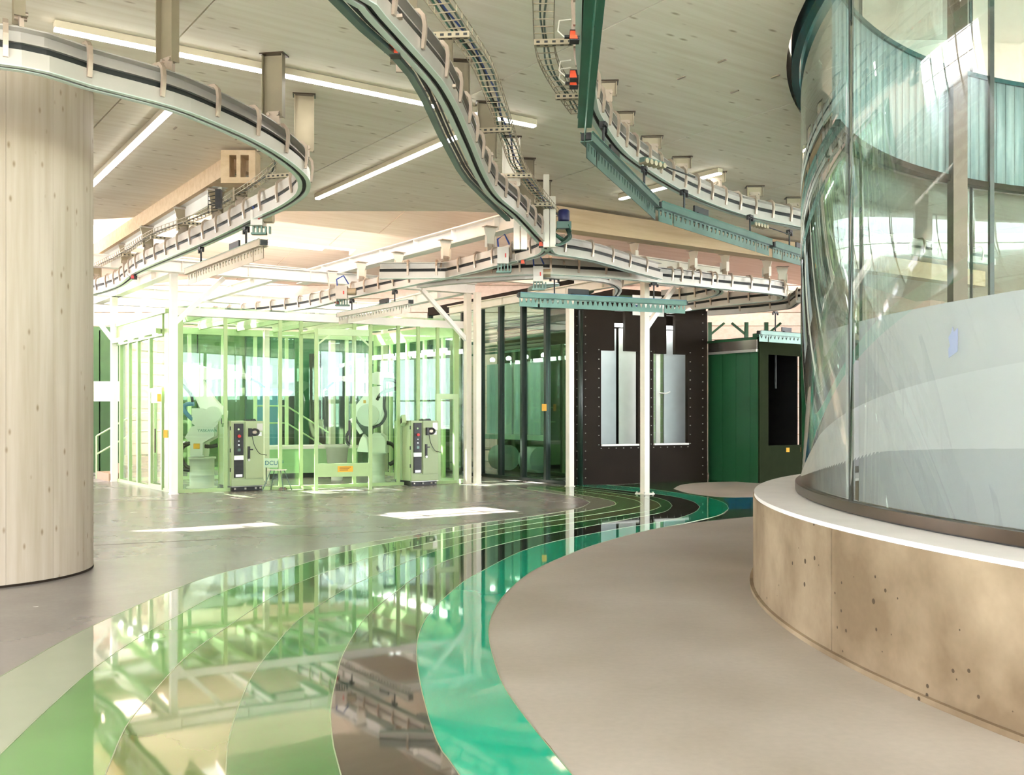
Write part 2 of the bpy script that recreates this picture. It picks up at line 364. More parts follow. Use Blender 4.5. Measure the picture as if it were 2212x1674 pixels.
o = link('floor_patch', blob([(1455,1056),(1480,1046),(1560,1041),(1700,1042),(1800,1048),(1800,1070),(1650,1074),(1560,1074),(1490,1066)], .0045).mesh('floor_patch'), M['pad'], fl); o['label'] = 'beige concrete island beside the green booth'
# matt concrete pad to the right of the bands
c7 = CUR[7][0]; mb = MB(); n = 0
cut = [p for p in c7 if p.x < G(1540,1116).x+.01 or True]
far_pts = [G(1633,1115), G(1800,1100), Vector((20, 14, 0)), Vector((30, 6, 0)), Vector((30,-10,0)), Vector((c7[0].x,-10,0))]
c7b = resample(smooth_curve([c7[0]]+[G(x,y) for x,y in EDGE[7][:12]]+[G(1492,1130)], 8), 90)
poly = [Vector((p.x,p.y,0)) for p in c7b]+far_pts
n = len(poly); mb.add([(p.x,p.y,.003) for p in poly]+[(p.x,p.y,-.02) for p in poly], [tuple(range(n))]+[(i,(i+1)%n,n+(i+1)%n,n+i) for i in range(n)])
me = mb.mesh('floor_pad'); bm = bmesh.new(); bm.from_mesh(me); bmesh.ops.triangulate(bm, faces=[f for f in bm.faces if len(f.verts) > 4]); bm.to_mesh(me); bm.free()
o = link('floor_pad', me, M['pad'], fl); o['label'] = 'matt beige concrete floor beside the curved plinth'
# saw cut joints in the left concrete
for pa, pb in (((203,1178),(900,1144)), ((203,1085),(620,1074)), ((900,1139),(1200,1112))):
    a, b = G(*pa), G(*pb); mb = MB(); mb.bar((a.x,a.y,.001),(b.x,b.y,.001), .012, .004); link('joint', mb.mesh('joint'), M['joint'], fl)

# ------------------------------------------------------------------ slab ceiling in timber panels
deps = lambda: bpy.context.evaluated_depsgraph_get()
def prism_mesh(poly, z0, z1, name='cutter'):
    mb = MB(); n = len(poly); mb.add([(p[0],p[1],z0) for p in poly]+[(p[0],p[1],z1) for p in poly], [tuple(range(n))[::-1], tuple(range(n,2*n))]+[(i,(i+1)%n,n+(i+1)%n,n+i) for i in range(n)]); return mb.mesh(name)
SE = [Z(200,474,CEIL), Z(600,456,CEIL), Z(985,456,CEIL), Z(1175,464,CEIL), Z(1250,475,CEIL), Z(1450,506,CEIL), Z(1640,545,CEIL)]
outline = [(-22,-5.6),(24,-5.6),(24,34),(14,31)]+[(p.x,p.y) for p in SE[::-1]]+[(-22,16.3)]
hole = [(DC.x+(RG+.13)*math.cos(2*PI*i/160), DC.y+(RG+.13)*math.sin(2*PI*i/160)) for i in range(160)]
co = link('cut_a', prism_mesh(outline, CEIL-.5, CEIL+.9), None); ch = link('cut_b', prism_mesh(hole, CEIL-.6, CEIL+1.0), None)
ceil_root = None
W = 2.9; GAP = .008; PL = 11.5
ceiling = bpy.data.objects.new('ceiling', None); COL.objects.link(ceiling); ceiling['kind'] = 'structure'
for i in range(-9, 14):
    for j in range(-4, 6):
        v0, v1 = i*W+GAP-.35, (i+1)*W-GAP-.35; shift = (i % 2)*4.1; u0, u1 = j*PL+GAP+shift, (j+1)*PL-GAP+shift
        q = [V*v0+U*u0, V*v1+U*u0, V*v1+U*u1, V*v0+U*u1]
        c = sum(q, Vector())/4
        if not (-24 < c.x < 33 and -13 < c.y < 33): continue
        tmp = link('panel', prism_mesh([(p.x,p.y) for p in q], CEIL, CEIL+.4), None)
        m1 = tmp.modifiers.new('a','BOOLEAN'); m1.operation = 'INTERSECT'; m1.object = co; m1.solver = 'EXACT'
        if (c-DC).length < RG+PL*.9: m2 = tmp.modifiers.new('b','BOOLEAN'); m2.operation = 'DIFFERENCE'; m2.object = ch; m2.solver = 'EXACT'
        me = bpy.data.meshes.new_from_object(tmp.evaluated_get(deps())); bpy.data.objects.remove(tmp)
        if len(me.polygons) < 4: continue
        me.materials.clear(); me.name = 'panel'; link('panel', me, M['ceil'], ceiling)
for o in (co, ch): bpy.data.objects.remove(o)
# small dark fittings and knots in the slab
for px in ((1472,168),(1587,198),(1560,132),(1675,165),(378,277),(512,300)):
    p = Z(px[0], px[1], CEIL-.004); mb = MB(); mb.bar(p+U*.05, p-U*.05, .022, .01)
    o = link('ceiling_slot', mb.mesh('ceiling_slot'), M['bracket'], ceiling)
# ------------------------------------------------------------------ folded timber roof over the production zone
roof = bpy.data.objects.new('roof', None); COL.objects.link(roof); roof['kind'] = 'structure'; roof['label'] = 'folded pale timber roof with skylights'
uS = (Vector((0,15.2,0))).dot(U)-6
sky = [(-10.07,17.87,1.0,.55), (-6.95,20.07,1.05,.8), (-10.2,24.2,1.9,1.5), (-6.0,26.4,1.4,1.1), (1.5,22.9,1.3,1.1), (6.5,26.4,1.6,1.4)]   # x, y, half v, half u; last two added to brighten the right
cutters = []
for x, y, hv, hu in sky:
    c = Vector((x,y,0)); q = [c-V*hv-U*hu, c+V*hv-U*hu, c+V*hv+U*hu, c-V*hv+U*hu]
    cutters.append(link('cut', prism_mesh([(p.x,p.y) for p in q], 5.0, 9.0), None))
STEP = 3.3
r0 = Vector((-4,15.6,0)).dot(U)-10.5
for i in range(0, 12):
    ua, ub = r0+i*STEP, r0+(i+1)*STEP-.02; za, zb = 6.75, 5.95
    for j in range(0, 5):
        va, vb = -22+j*11.0, -22+(j+1)*11.0-.02
        q = [V*va+U*ua, V*vb+U*ua, V*vb+U*ub, V*va+U*ub]
        c = sum(q, Vector())/4
        if c.y < 13 and c.x < 8 : continue
        if (Vector((c.x,c.y,0))-DC).length < 12: continue
        z = [za, za, zb, zb]; mb = MB(); mb.hexa([(p.x,p.y,k) for p,k in zip(q,z)]+[(p.x,p.y,k+.16) for p,k in zip(q,z)])
        tmp = link('roof_panel', mb.mesh('roof_panel'), None)
        for ct in cutters:
            mm = tmp.modifiers.new('c','BOOLEAN'); mm.operation = 'DIFFERENCE'; mm.object = ct; mm.solver = 'EXACT'
        me = bpy.data.meshes.new_from_object(tmp.evaluated_get(deps())); bpy.data.objects.remove(tmp); me.materials.clear()
        link('roof_panel', me, M['roofwood'], roof)
        if i % 3 != 1:
            mb = MB(); mb.wall(V*va+U*(ub+.01), V*vb+U*(ub+.01), .06, zb+.12, za+.1); link('riser', mb.mesh('riser'), M['roofwood'], roof)
        else:
            for k in range(6):
                f0, f1 = va+k*11/6, va+(k+1)*11/6
                mb = MB(); mb.wall(V*(f0+.03)+U*(ub+.01), V*(f1-.03)+U*(ub+.01), .02, zb+.16, za+.02); link('pane', mb.mesh('pane'), M['glass'], roof)
            mb = MB()
            for k in range(7): f = va+k*11/6; mb.wall(V*(f-.03)+U*(ub+.01), V*(f+.03)+U*(ub+.01), .06, zb+.1, za+.1)
            link('skylight_frame', mb.mesh('skylight_frame'), M['white'], roof)
for ct in cutters: bpy.data.objects.remove(ct)
for x, y, hv, hu in sky:                                               # glazing bars of the skylights
    c = Vector((x,y,6.35)); mb = MB()
    for k in (-.33, .33): mb.bar(c-V*hv+U*hu*2*k*.9, c+V*hv+U*hu*2*k*.9, .05, .05)
    for k in (-.5, .5): mb.bar(c-U*hu+V*hv*k, c+U*hu+V*hv*k, .05, .05)
    link('glazing_bar', mb.mesh('glazing_bar'), M['white'], roof)

# ------------------------------------------------------------------ enclosing walls with big windows
def glazed_wall(name, a, b, z0, z1, n, rows, fm, label, solid=()):
    r = bpy.data.objects.new(name, None); COL.objects.link(r); r['kind'] = 'structure'; r['label'] = label
    a = Vector(a); b = Vector(b)
    for i in range(n+1):
        p = a.lerp(b, i/n); mb = MB(); d = (b-a).normalized()*.05; mb.wall(p-d, p+d, .14, z0, z1); link('mullion', mb.mesh('mullion'), fm, r)
    mb = MB()
    for k in range(rows+1): z = z0+(z1-z0)*k/rows; mb.wall(a, b, .1, z-.04, z+.04)
    link('transom', mb.mesh('transom'), fm, r)
    for i in range(n):
        mb = MB(); so = i in solid; mb.wall(a.lerp(b,(i+.03)/n), a.lerp(b,(i+.97)/n), .08 if so else .02, z0, z1); link('panel' if so else 'pane', mb.mesh('pane'), M['coping' if so else 'glass'], r)
    return r
glazed_wall('wall_back', (-22,-5.6,0), (24,-5.6,0), 0, CEIL, 18, 2, M['mull'], 'window wall behind the hall')
glazed_wall('wall_left', (-22,-5.6,0), (-22,19,0), 0, CEIL, 10, 2, M['ivory'], 'unseen left wall, mostly solid bays added to cut its light', solid=(0,1,2,4,5,6,7,8,9))  # solid bays added to hold back light from this side
glazed_wall('wall_right', (24,-5.6,0), (24,34,0), 0, CEIL, 14, 2, M['ivory'], 'window wall on the right')
# far timber wall, planks
far = bpy.data.objects.new('wall_far', None); COL.objects.link(far); far['kind'] = 'structure'; far['label'] = 'pinkish horizontal timber boarding on the far wall'
fa, fb = Vector((-24,33,0)), Vector((30,33,0)); nb = 15
for k in range(nb):
    z0 = k*.46; mb = MB(); mb.wall(fa, fb, .06+.012*(k % 2), z0+.012, z0+.46-.012); link('board', mb.mesh('board'), M['roofwood'], far)
mb = MB(); mb.wall(fa+Vector((0,.1,0)), fb+Vector((0,.1,0)), .06, 0, 6.9); link('backing', mb.mesh('backing'), M['fascia'], far)
glazed_wall('window_1', (-22,19,0), (-24,33,0), 0, 6.6, 6, 3, M['ivory'], 'tall window at the left of the production zone')

# ------------------------------------------------------------------ beams at the slab edge
p0, p1 = Z(1212,480,4.58), Z(1740,555,4.58)
d = (p1-p0).normalized()
mb = MB(); mb.bar(Vector((p0.x,p0.y,4.62))-d*.2, Vector((p1.x,p1.y,4.62))+d*6, .3, .34); solo('timber_beam', mb, M['fascia'], 'long beige timber beam under the right edge of the ceiling', 'beam')
# downstand timber on the left with its pale steel flange
b0, b1 = Z(527,372,4.62), Z(180,580,4.62); d = (b1-b0).normalized()
mb = MB(); mb.bar(Vector((b0.x,b0.y,4.73))-d*.1, Vector((b1.x,b1.y,4.73))+d*4, .34, .24); solo('timber_beam', mb, M['fascia'], 'brown timber downstand above the far run of the left rail', 'beam')
t = thing('steel_beam', 'white flanged steel beam carrying the far run of the left rail', 'beam', tuple(b0))
mb = MB(); mb.bar(b0+d*.9, b1+d*4, .2, .02); part('flange', mb, M['white'], t)
mb = MB(); mb.bar(b0+d*.9+Vector((.0,0,-.09)), b1+d*4+Vector((0,0,-.09)), .03, .16); part('web', mb, M['white'], t)
# square end box of the downstand
e = P(520,365,b0.y-.25); t = thing('beam_end_box', 'square beige end box with an opening at the end of the timber downstand', 'beam box', tuple(e))
bw = 74/F*e.y/2
for k, (x0,x1,z0,z1) in enumerate(((-bw,-bw*.5,-.2,.2),(bw*.62,bw,-.2,.2),(-bw*.5,bw*.62,.14,.2),(-bw*.5,bw*.62,-.2,-.13),(-.02,.03,-.13,.14))):
    mb = MB(); mb.box(x0,x1,-.12,.12,z0,z1); part('panel', mb, M['fascia'], t, local=True)

# ------------------------------------------------------------------ timber column
CCOL = Vector((-5.25*1.0, 8.4*2100/1850, 0)); 
def fit_col():
    ax = (202-CX)/F                                                    # right silhouette ray
    c = Vector((-5.36, 9.55, 0)); r = abs(c.x-ax*c.y)/math.sqrt(1+ax*ax); return c, r
CCOL, RCOL = fit_col()
t = thing('timber_column', 'massive round pale timber column at the left edge, knots and vertical grain', 'column', tuple(CCOL))
nst = 16
for k in range(nst):
    a0, a1 = 2*PI*k/nst+.001, 2*PI*(k+1)/nst-.001; n = 16; ring = [(RCOL*math.cos(a0+(a1-a0)*i/n), RCOL*math.sin(a0+(a1-a0)*i/n)) for i in range(n+1)]
    inner = [(x*.8,y*.8) for x,y in ring[::-1]]; poly = ring+inner
    mb = MB(); m = len(poly); mb.add([(x,y,0.02) for x,y in poly]+[(x,y,CEIL) for x,y in poly], [tuple(range(m))[::-1], tuple(range(m,2*m))]+[(i,(i+1)%m,m+(i+1)%m,m+i) for i in range(m)], False)
    for q in range(2, 2+n): mb.sm[q] = True
    part('stave', mb, M['column'], t, local=True)
mb = MB(); mb.lathe([(RCOL-.012,0),(RCOL-.012,CEIL)], n=64); part('core', mb, M['column'], t, local=True)
mb = MB(); mb.lathe([(RCOL+.004,0),(RCOL+.004,.022)], n=64); part('base_joint', mb, M['dark'], t, local=True)

# ------------------------------------------------------------------ glass drum on its plinth
def arc(r, a0, a1, n): return [Vector((DC.x+r*math.cos(a0+(a1-a0)*i/n), DC.y+r*math.sin(a0+(a1-a0)*i/n), 0)) for i in range(n+1)]
def ringsweep(r0, r1, z0, z1, a0, a1, n, smooth=True):
    mb = MB(); vs = []; m = n+1
    for i in range(m):
        a = a0+(a1-a0)*i/n; c, s_ = math.cos(a), math.sin(a)
        for r, z in ((r0,z0),(r1,z0),(r1,z1),(r0,z1)): vs.append((DC.x+r*c, DC.y+r*s_, z))
    for i in range(n):
        for k in range(4): mb.f.append((i*4+k, i*4+(k+1)%4, i*4+4+(k+1)%4, i*4+4+k)); mb.sm.append(k in (1,3))
    mb.f += [(3,2,1,0), (n*4,n*4+1,n*4+2,n*4+3)]; mb.sm += [False, False]; mb.v = vs; return mb
pl = thing('plinth', 'curved cast concrete plinth wall with white coping under the glass drum', 'plinth', (DC.x, DC.y, 0))
def ang_at(px, r):                                                     # near-side angle where the ray through column px meets radius r
    k = (px-CX)/F; dx, dy = Vector((k,1,0)).normalized().xy; b = dx*(-DC.x)+dy*(-DC.y); c = DC.x**2+DC.y**2-r*r; t_ = -b-math.sqrt(b*b-c)
    return math.atan2(dy*t_-DC.y, dx*t_-DC.x) % (2*PI)
aj = ang_at(1796, RP); seg = 2.6/RP*1.0
nseg = int(round(2*PI/seg)); seg = 2*PI/nseg
for k in range(nseg):
    a0 = aj+k*seg+.0012; part('plinth_segment', ringsweep(RP-.3, RP, 0, PT-.03, a0, a0+seg-.0024, 12), M['plinth'], pl)
part('coping', ringsweep(RG-.35, RP-.01, PT-.03, PT, 0, 2*PI, 220), M['coping'], pl)
part('skirt', ringsweep(RP-.02, RP+.03, 0, .035, 0, 2*PI, 220), M['plinth'], pl)
dr = thing('glass_drum', 'tall curved glass cylinder rising from the plinth through the ceiling', 'glass wall', (DC.x, DC.y, PT))
part('bottom_rail', ringsweep(RG-.03, RG+.05, PT+.012, PT+.085, 0, 2*PI, 220), M['brown'], dr)
part('rail_gap', ringsweep(RG-.02, RG+.03, PT, PT+.014, 0, 2*PI, 220), M['black'], dr)
ag = ang_at(1834, RG); gseg = 2.75/RG; ng = int(round(2*PI/gseg)); gseg = 2*PI/ng
HT = 8.6
for k in range(ng):
    a0 = ag+k*gseg+.0016; a1 = a0+gseg-.0032
    mb = MB(); n = 44
    for i in range(n+1):
        a = a0+(a1-a0)*i/n; mb.v += [(DC.x+RG*math.cos(a), DC.y+RG*math.sin(a), PT+.085), (DC.x+RG*math.cos(a), DC.y+RG*math.sin(a), HT)]
    for i in range(n): mb.f.append((2*i,2*i+2,2*i+3,2*i+1)); mb.sm.append(True)
    p = part('glass_pane', mb, M['drumglass'], dr)
    md = p.modifiers.new('thickness','SOLIDIFY'); md.thickness = .02; md.offset = -1
    # dark silicone joint and the frosted film behind the lower part of each pane
    a = a0-.0016
    q0 = (DC.x+(RG-.03)*math.cos(a), DC.y+(RG-.03)*math.sin(a)); q1 = (DC.x+RG*math.cos(a), DC.y+RG*math.sin(a))
    mb = MB(); mb.wall(q0, q1, .016, PT+.08, HT); part('glass_joint', mb, M['slot'], dr)
    if 1.9 < (a % (2*PI)) < 5.6:
        part('frosted_film', ringsweep(RG-.06, RG-.055, PT+.085, 2.22, a0+.004, a1-.004, 14), M['film'], dr)
part('ceiling_ring', ringsweep(RG+.015, RG+.085, CEIL-.06, CEIL+.4, 0, 2*PI, 220), M['drumtrim'], dr)
# reflected mark, painted as a decal on the film
al = ang_at(2063, RG-.05); c = Vector((DC.x+(RG-.05)*math.cos(al), DC.y+(RG-.05)*math.sin(al), 0)); tx = Vector((-math.sin(al), math.cos(al), 0))
lc = P(2063, 742, c.y); lc.x = c.x; lc.y = c.y
nrm = Vector((math.cos(al), math.sin(al), 0)); lc = lc+nrm*.012
mb = MB(); s_ = c.y/F
mb.prism([(-15*s_,-30*s_),(14*s_,-18*s_),(15*s_,32*s_),(2*s_,24*s_),(-2*s_,36*s_),(-6*s_,24*s_),(-16*s_,14*s_),(-10*s_,-4*s_),(-16*s_,-10*s_)], lc, tx, (0,0,1), .004)
part('reflection_decal', mb, M['lav'], dr, 'pale lavender shape of a reflection')
mb = MB(); mb.lathe([(.0,-.002),(7*s_,-.002),(7*s_,.002),(0,.002)], n=16)
# boards on the inside of the far ring and the upper room
a0b, a1b = .15, 2.62; NBD = 100
bd = thing('board_parapet', 'grey vertical boards cladding the far inside of the glass drum above the ceiling', 'parapet', (DC.x, DC.y, CEIL-.05))
for k in range(NBD):
    x0 = a0b+(a1b-a0b)*k/NBD; x1 = a0b+(a1b-a0b)*(k+1)/NBD-.0016
    part('board', ringsweep(RG-.17, RG-.14+.008*(k%2), CEIL-.02, 6.25, x0, x1, 1), M['board'], bd)
part('top_trim', ringsweep(RG-.20, RG-.10, 6.25, 6.31, a0b, a1b, 60), M['drumtrim'], bd)
part('bottom_trim', ringsweep(RG-.22, RG-.10, CEIL-.10, CEIL-.02, a0b, a1b, 60), M['dark'], bd)
# steel post and slim posts on the far side inside the drum
for i, (px, Y, w, lab) in enumerate(((2068, 13.2, .19, 'wide brown steel post inside the glass drum'), (2141, 13.6, .06, 'slim grey post to the right of the brown post inside the drum'))):
    p = P(px, 500, Y); mb = MB(); mb.box(p.x-w/2, p.x+w/2, Y-w/2, Y+w/2, 0, 7.8); solo('steel_post', mb, M['brown'] if i == 0 else M['mull'], lab, 'post')
# upper room behind the drum: pale wall with windows
up = bpy.data.objects.new('wall_upper', None); COL.objects.link(up); up['kind'] = 'structure'; up['label'] = 'pale upper wall with windows beyond the drum'
yW = 18.5
for k in range(9):
    x0 = 2.0+k*2.6
    mb = MB(); mb.box(x0, x0+1.3, yW, yW+.2, 5.3, 8.7); link('wall_panel', mb.mesh('wall_panel'), M['coping'], up)
    mb = MB(); mb.box(x0+1.3, x0+2.6, yW, yW+.2, 5.3, 6.9); link('wall_panel', mb.mesh('wall_panel'), M['coping'], up)
    mb = MB(); mb.box(x0+1.3, x0+2.6, yW+.08, yW+.1, 6.9, 8.7); link('pane', mb.mesh('pane'), M['glass'], up)
for nm, bx_ in (('panel', (1.0,28,-2,31,8.7,8.9)),):
    mb = MB(); mb.box(*bx_); o = link('sky_blocker', mb.mesh('sky_blocker'), M['coping'], up)  # unseen cover, added to keep sky light out of the drum
mb = MB(); mb.box(1.0,1.2,-2,yW,5.3,8.7); link('wall_panel', mb.mesh('wall_panel'), M['coping'], up)
mb = MB(); mb.box(27.8,28,-2,yW,5.3,8.7); link('wall_panel', mb.mesh('wall_panel'), M['coping'], up)
# drum floor
mb = MB(); mb.lathe([(0,.0),(RG-.36,.0),(RG-.36,.05),(0,.05)], (DC.x,DC.y,0), 96); o = struct('floor_drum', mb, M['pad'], 'floor inside the glass drum')

# ------------------------------------------------------------------ linear ceiling lights
def linear_light(pa, pb, label, z=CEIL-.085, w=.09):
    a, b = Z(*pa, z), Z(*pb, z); c = (a+b)/2; t = thing('linear_light', label, 'ceiling light', tuple(c), 0, None)
    mb = MB(); mb.bar(a+Vector((0,0,.048)), b+Vector((0,0,.048)), w, .06); part('housing', mb, M['housing'], t)
    mb = MB(); mb.bar(a+Vector((0,0,.01)), b+Vector((0,0,.01)), w*.72, .02); part('diffuser', mb, M['lamp'], t, 'glowing white diffuser')
linear_light((117,66), (1155,275), 'longest linear ceiling light, running from the upper left to the middle rail')
linear_light((175,424), (395,215), 'linear ceiling light slanting up from behind the column to the left rail')
linear_light((685,431), (990,297), 'linear ceiling light ending near the middle rail above the skylit zone')
linear_light((1340,432), (1556,376), 'short linear ceiling light behind the right rail')
for i, (x, y, x2, y2) in enumerate(((-3,2.5,1,5.2),(3.0,-2,4.6,-4.8),(-7,-2,-4,0),(-2.2,-1.0,-4.4,2.1),(1.5,3.8,4.9,-.6))):
    a, b = Vector((x,y,CEIL-.15)), Vector((x2,y2,CEIL-.15)); t = thing('linear_light', 'linear ceiling light seen only as a reflection in the glossy floor and glass', 'ceiling light', tuple((a+b)/2), 0, 'lights seen in reflection')
    mb = MB(); mb.bar(a+Vector((0,0,.08)), b+Vector((0,0,.08)), .11, .12); part('housing', mb, M['housing'], t)
    mb = MB(); mb.bar(a+Vector((0,0,.01)), b+Vector((0,0,.01)), .08, .02); part('diffuser', mb, M['lamp'], t)

# ------------------------------------------------------------------ overhead rails
C_LOW = [(-.06,0),(-.02,0),(-.02,.012),(-.048,.012),(-.048,.098),(.048,.098),(.048,.012),(.02,.012),(.02,0),(.06,0),(.06,.11),(-.06,.11)]
C_UP = [(-.045,.165),(.045,.165),(.045,.175),(-.035,.175),(-.035,.265),(.045,.265),(.045,.275),(-.045,.275)]
YOKE = [(.062,.045),(.080,.045),(.092,.12),(.098,.20),(.088,.27),(.05,.312),(-.05,.312),(-.088,.27),(-.098,.20),(-.092,.12),(-.080,.045),(-.062,.045),(-.066,.12),(-.072,.20),(-.062,.26),(-.04,.284),(.04,.284),(.062,.26),(.072,.20),(.066,.12)]
def rail_path(px, z, n=8, pre=None, post=None):
    pts = [Z(x, y, z) for x, y in px]
    if pre: pts = [Vector(p) for p in pre]+pts
    if post: pts = pts+[Vector(p) for p in post]
    return resample(smooth_curve(pts, n), step=.16)
yoke_mesh = None
def rail(label, path, sp=.55, group=None, edge=True):
    global yoke_mesh
    t = thing('overhead_rail', label, 'conveyor rail', tuple(path[len(path)//2]), 0, group)
    mb = MB(); mb.sweep(path, C_LOW); part('lower_channel', mb, M['rail'], t)
    mb = MB(); mb.sweep(path, C_UP); part('upper_channel', mb, M['rail'], t)
    mb = MB(); mb.sweep(path, [(-.018,.015),(.018,.015),(.018,.02),(-.018,.02)]); mb.sweep(path, [(-.012,.105),(.012,.105),(.012,.17),(-.012,.17)]); part('dark_slot', mb, M['slot'], t)
    if edge:
        mb = MB(); mb.sweep(path, [(-.064,-.007),(-.02,-.007),(-.02,.0),(-.064,.0)]); mb.sweep(path, [(.02,-.007),(.064,-.007),(.064,.0),(.02,.0)]); part('edge_strip', mb, M['railedge'], t)
    if yoke_mesh is None:
        mb = MB(); mb.prism(YOKE, (0,0,0), (1,0,0), (0,0,1), .034); yoke_mesh = mb.mesh('clamp'); yoke_mesh.materials.append(M['bracket'])
    q = resample(path, step=sp); base = root_of(t)
    for i in range(1, len(q)-1):
        d = q[i+1]-q[i-1]; o = bpy.data.objects.new('clamp', yoke_mesh); COL.objects.link(o); o.parent = t
        o.location = q[i]-base; o.rotation_euler = (0,0,math.atan2(d.y,d.x)-PI/2)
    return t
def nearest(path, p):
    i = min(range(1, len(path)-1), key=lambda k: (path[k].xy-p.xy).length); d = (path[i+1]-path[i-1]).normalized(); return path[i], d
def at_ray(path, px, lo=0, hi=1):
    k = (px-CX)/F; n = len(path); rng = range(max(1,int(n*lo)), min(n-1,int(n*hi)))
    i = min(rng, key=lambda j: abs(path[j].x-k*path[j].y)); d = (path[i+1]-path[i-1]).normalized(); return path[i], d
def hanger(t, p, d, ztop, w=.19, flare=False, m='post', at=None):
    rail_p = p
    if at is not None: p = Vector((at.x, at.y, p.z))
    zb = p.z+.33; r = Vector((d.y,-d.x,0)); a, b = Vector((p.x,p.y,0))-r*w/2, Vector((p.x,p.y,0))+r*w/2
    mb = MB()
    if flare:
        mb.prism([(-w*.42,zb),(w*.42,zb),(w*.42,ztop-.16),(w*.62,ztop-.02),(-w*.62,ztop-.02),(-w*.42,ztop-.16)], (p.x,p.y,0), r, (0,0,1), .012)
    else:
        mb.wall(a, b, .01, zb, ztop-.01)
    for e in (a, b):
        k = .84 if flare else 1.0; c = Vector((p.x,p.y,0)); e2 = c+(e-c)*k
        mb.wall(e2-d*.05, e2+d*.02, .008, zb, ztop-(.16 if flare else .01))
    h = part('hanger_post', mb, M[m], t)
    mb = MB(); mb.wall(a-r*.02, b+r*.02, .14, ztop-.012, ztop-.0005); part('end_plate', mb, M['brown'] if not flare else M['bracket'], h)
    mb = MB(); mb.wall(a+r*.04, b-r*.04, .03, p.z+.27, zb+.06)
    mb.tube([a+r*.05+Vector((0,0,zb+.03))-d*.04, a+r*.05+Vector((0,0,zb+.03))+d*.04], .016, 6); mb.tube([b-r*.05+Vector((0,0,zb+.03))-d*.04, b-r*.05+Vector((0,0,zb+.03))+d*.04], .016, 6)
    if (rail_p-p).length > .03: mb.bar(rail_p+Vector((0,0,.30)), p+Vector((0,0,.33)), .05, .03)
    part('foot', mb, M['bracket'], h)
ZR, ZR2 = 3.93, 4.37
# left hairpin rail
LP = [(0,142),(203,191),(367,233),(459,268),(535,302),(596,336),(642,371),(657,394),(650,420),(612,447),(554,474),(459,520),(306,585),(203,636)]
lp = rail_path(LP, ZR, pre=[(-6.2,6.2,ZR),(-5.0,6.35,ZR)], post=[(-13.5,23.5,ZR)])
lr = rail('grey hairpin rail curving around the timber column at the left', lp)
for px in (38, 347):
    p, d = at_ray(lp, px, 0, .5); hanger(lr, p, d, CEIL, m='postshade')
for x, y in ((598,112),(657,210)):
    p, d = nearest(lp, Z(x,y,CEIL)); hanger(lr, p, d, CEIL, m='postshade' if x < 600 else 'post')
for x, y in ((527,378),(476,409),(408,449),(335,491),(273,527),(215,560)):
    p, d = nearest(lp, Z(x,y,4.6)); hanger(lr, p, d, 4.6, flare=True)
# middle rail
MP = [(772,0),(800,23),(850,77),(917,150),(947,187),(978,241),(1008,308),(1038,378),(1068,425),(1118,468),(1168,522),(1179,536),(1173,547),(1149,557),(1094,570),(997,594),(907,613),(760,643),(626,672)]
mp = rail_path(MP, ZR, pre=[(-2.6,3.2,ZR),(-1.5,4.6,ZR)], post=[(-9.5,25.5,ZR)])
mr = rail('long grey rail sweeping down the middle of the ceiling and turning back left', mp)
for x, y in ((872,-22),(953,82),(991,132),(1052,222),(1104,296),(1136,343),(1173,391)):
    p, d = nearest(mp, Z(x,y,CEIL)); hanger(mr, p, Vector((-.12,1,0)).normalized(), CEIL, w=.2, at=Z(x,y,CEIL), m='ivory' if x == 1104 else 'postshade')
for x, y in ((1055,490),(960,517),(863,544),(790,566),(728,585)):
    p, d = nearest(mp, Z(x,y,4.6)); hanger(mr, p, d, 4.6, flare=True, m='ivory')
# right rail
RPX = [(1262,60),(1264,150),(1277,231),(1287,254),(1314,298),(1347,335),(1388,365),(1428,391),(1475,417),(1541,445),(1608,467),(1675,482),(1729,493)]
rp_ = rail_path(RPX, ZR2, pre=[(.30,3.4,ZR2)], post=[(6.4,16.6,ZR2),(9.0,18.2,ZR2)])
rr_ = rail('pale rail curving from the top of the frame to behind the glass drum', rp_, sp=.42)
for x, y in ((1307,177),(1346,244),(1408,296),(1473,340),(1548,372),(1630,403),(1715,427)):
    p, d = nearest(rp_, Z(x,y,CEIL)); hanger(rr_, p, Vector((.05,1,0)).normalized(), CEIL, w=.22, at=Z(x,y,CEIL))
# rear loop rails
DP = [(1004,600),(1153,593),(1238,596),(1328,601),(1425,611),(1522,621),(1639,632),(1686,638),(1693,644),(1680,649),(1650,652),(1560,661),(1444,677)]
dp = rail_path(DP, ZR, pre=[(-2.3,16.9,ZR)])
d_r = rail('white looped rail ending in a hairpin in front of the green booth', dp, sp=.5)
for x, y in ((1363,523),(1487,541),(1552,551),(1645,562),(1690,575)):
    p, d = nearest(dp, Z(x,y,4.6)); hanger(d_r, p, d, 4.6, w=.2, flare=True, m='ivory')
EP = [(1195,549),(1240,556),(1289,566),(1367,588),(1425,603)]
ep = rail_path(EP, ZR, pre=[Z(1184,538,ZR)]); rail('short link rail joining the middle rail to the white loop', ep, sp=.6)
FP = [(1425,611),(1500,618),(1545,624),(1556,631),(1540,640),(1490,650),(1430,655)]
rail('small inner hairpin rail inside the white loop', rail_path(FP, ZR-.0), sp=.45)
HP = [(905,622),(1000,612),(1153,603),(1240,604),(1310,612),(1336,625),(1330,640)]
rail('white rail curving behind the long hanging beam', rail_path(HP, ZR-.05), sp=.9, edge=False)
KP = [(1530,682),(1620,676),(1700,668),(1760,660)]
rail('distant pale rail above the green booth', rail_path(KP, 3.85, post=[(11.5,31,3.85)]), sp=.8, edge=False)

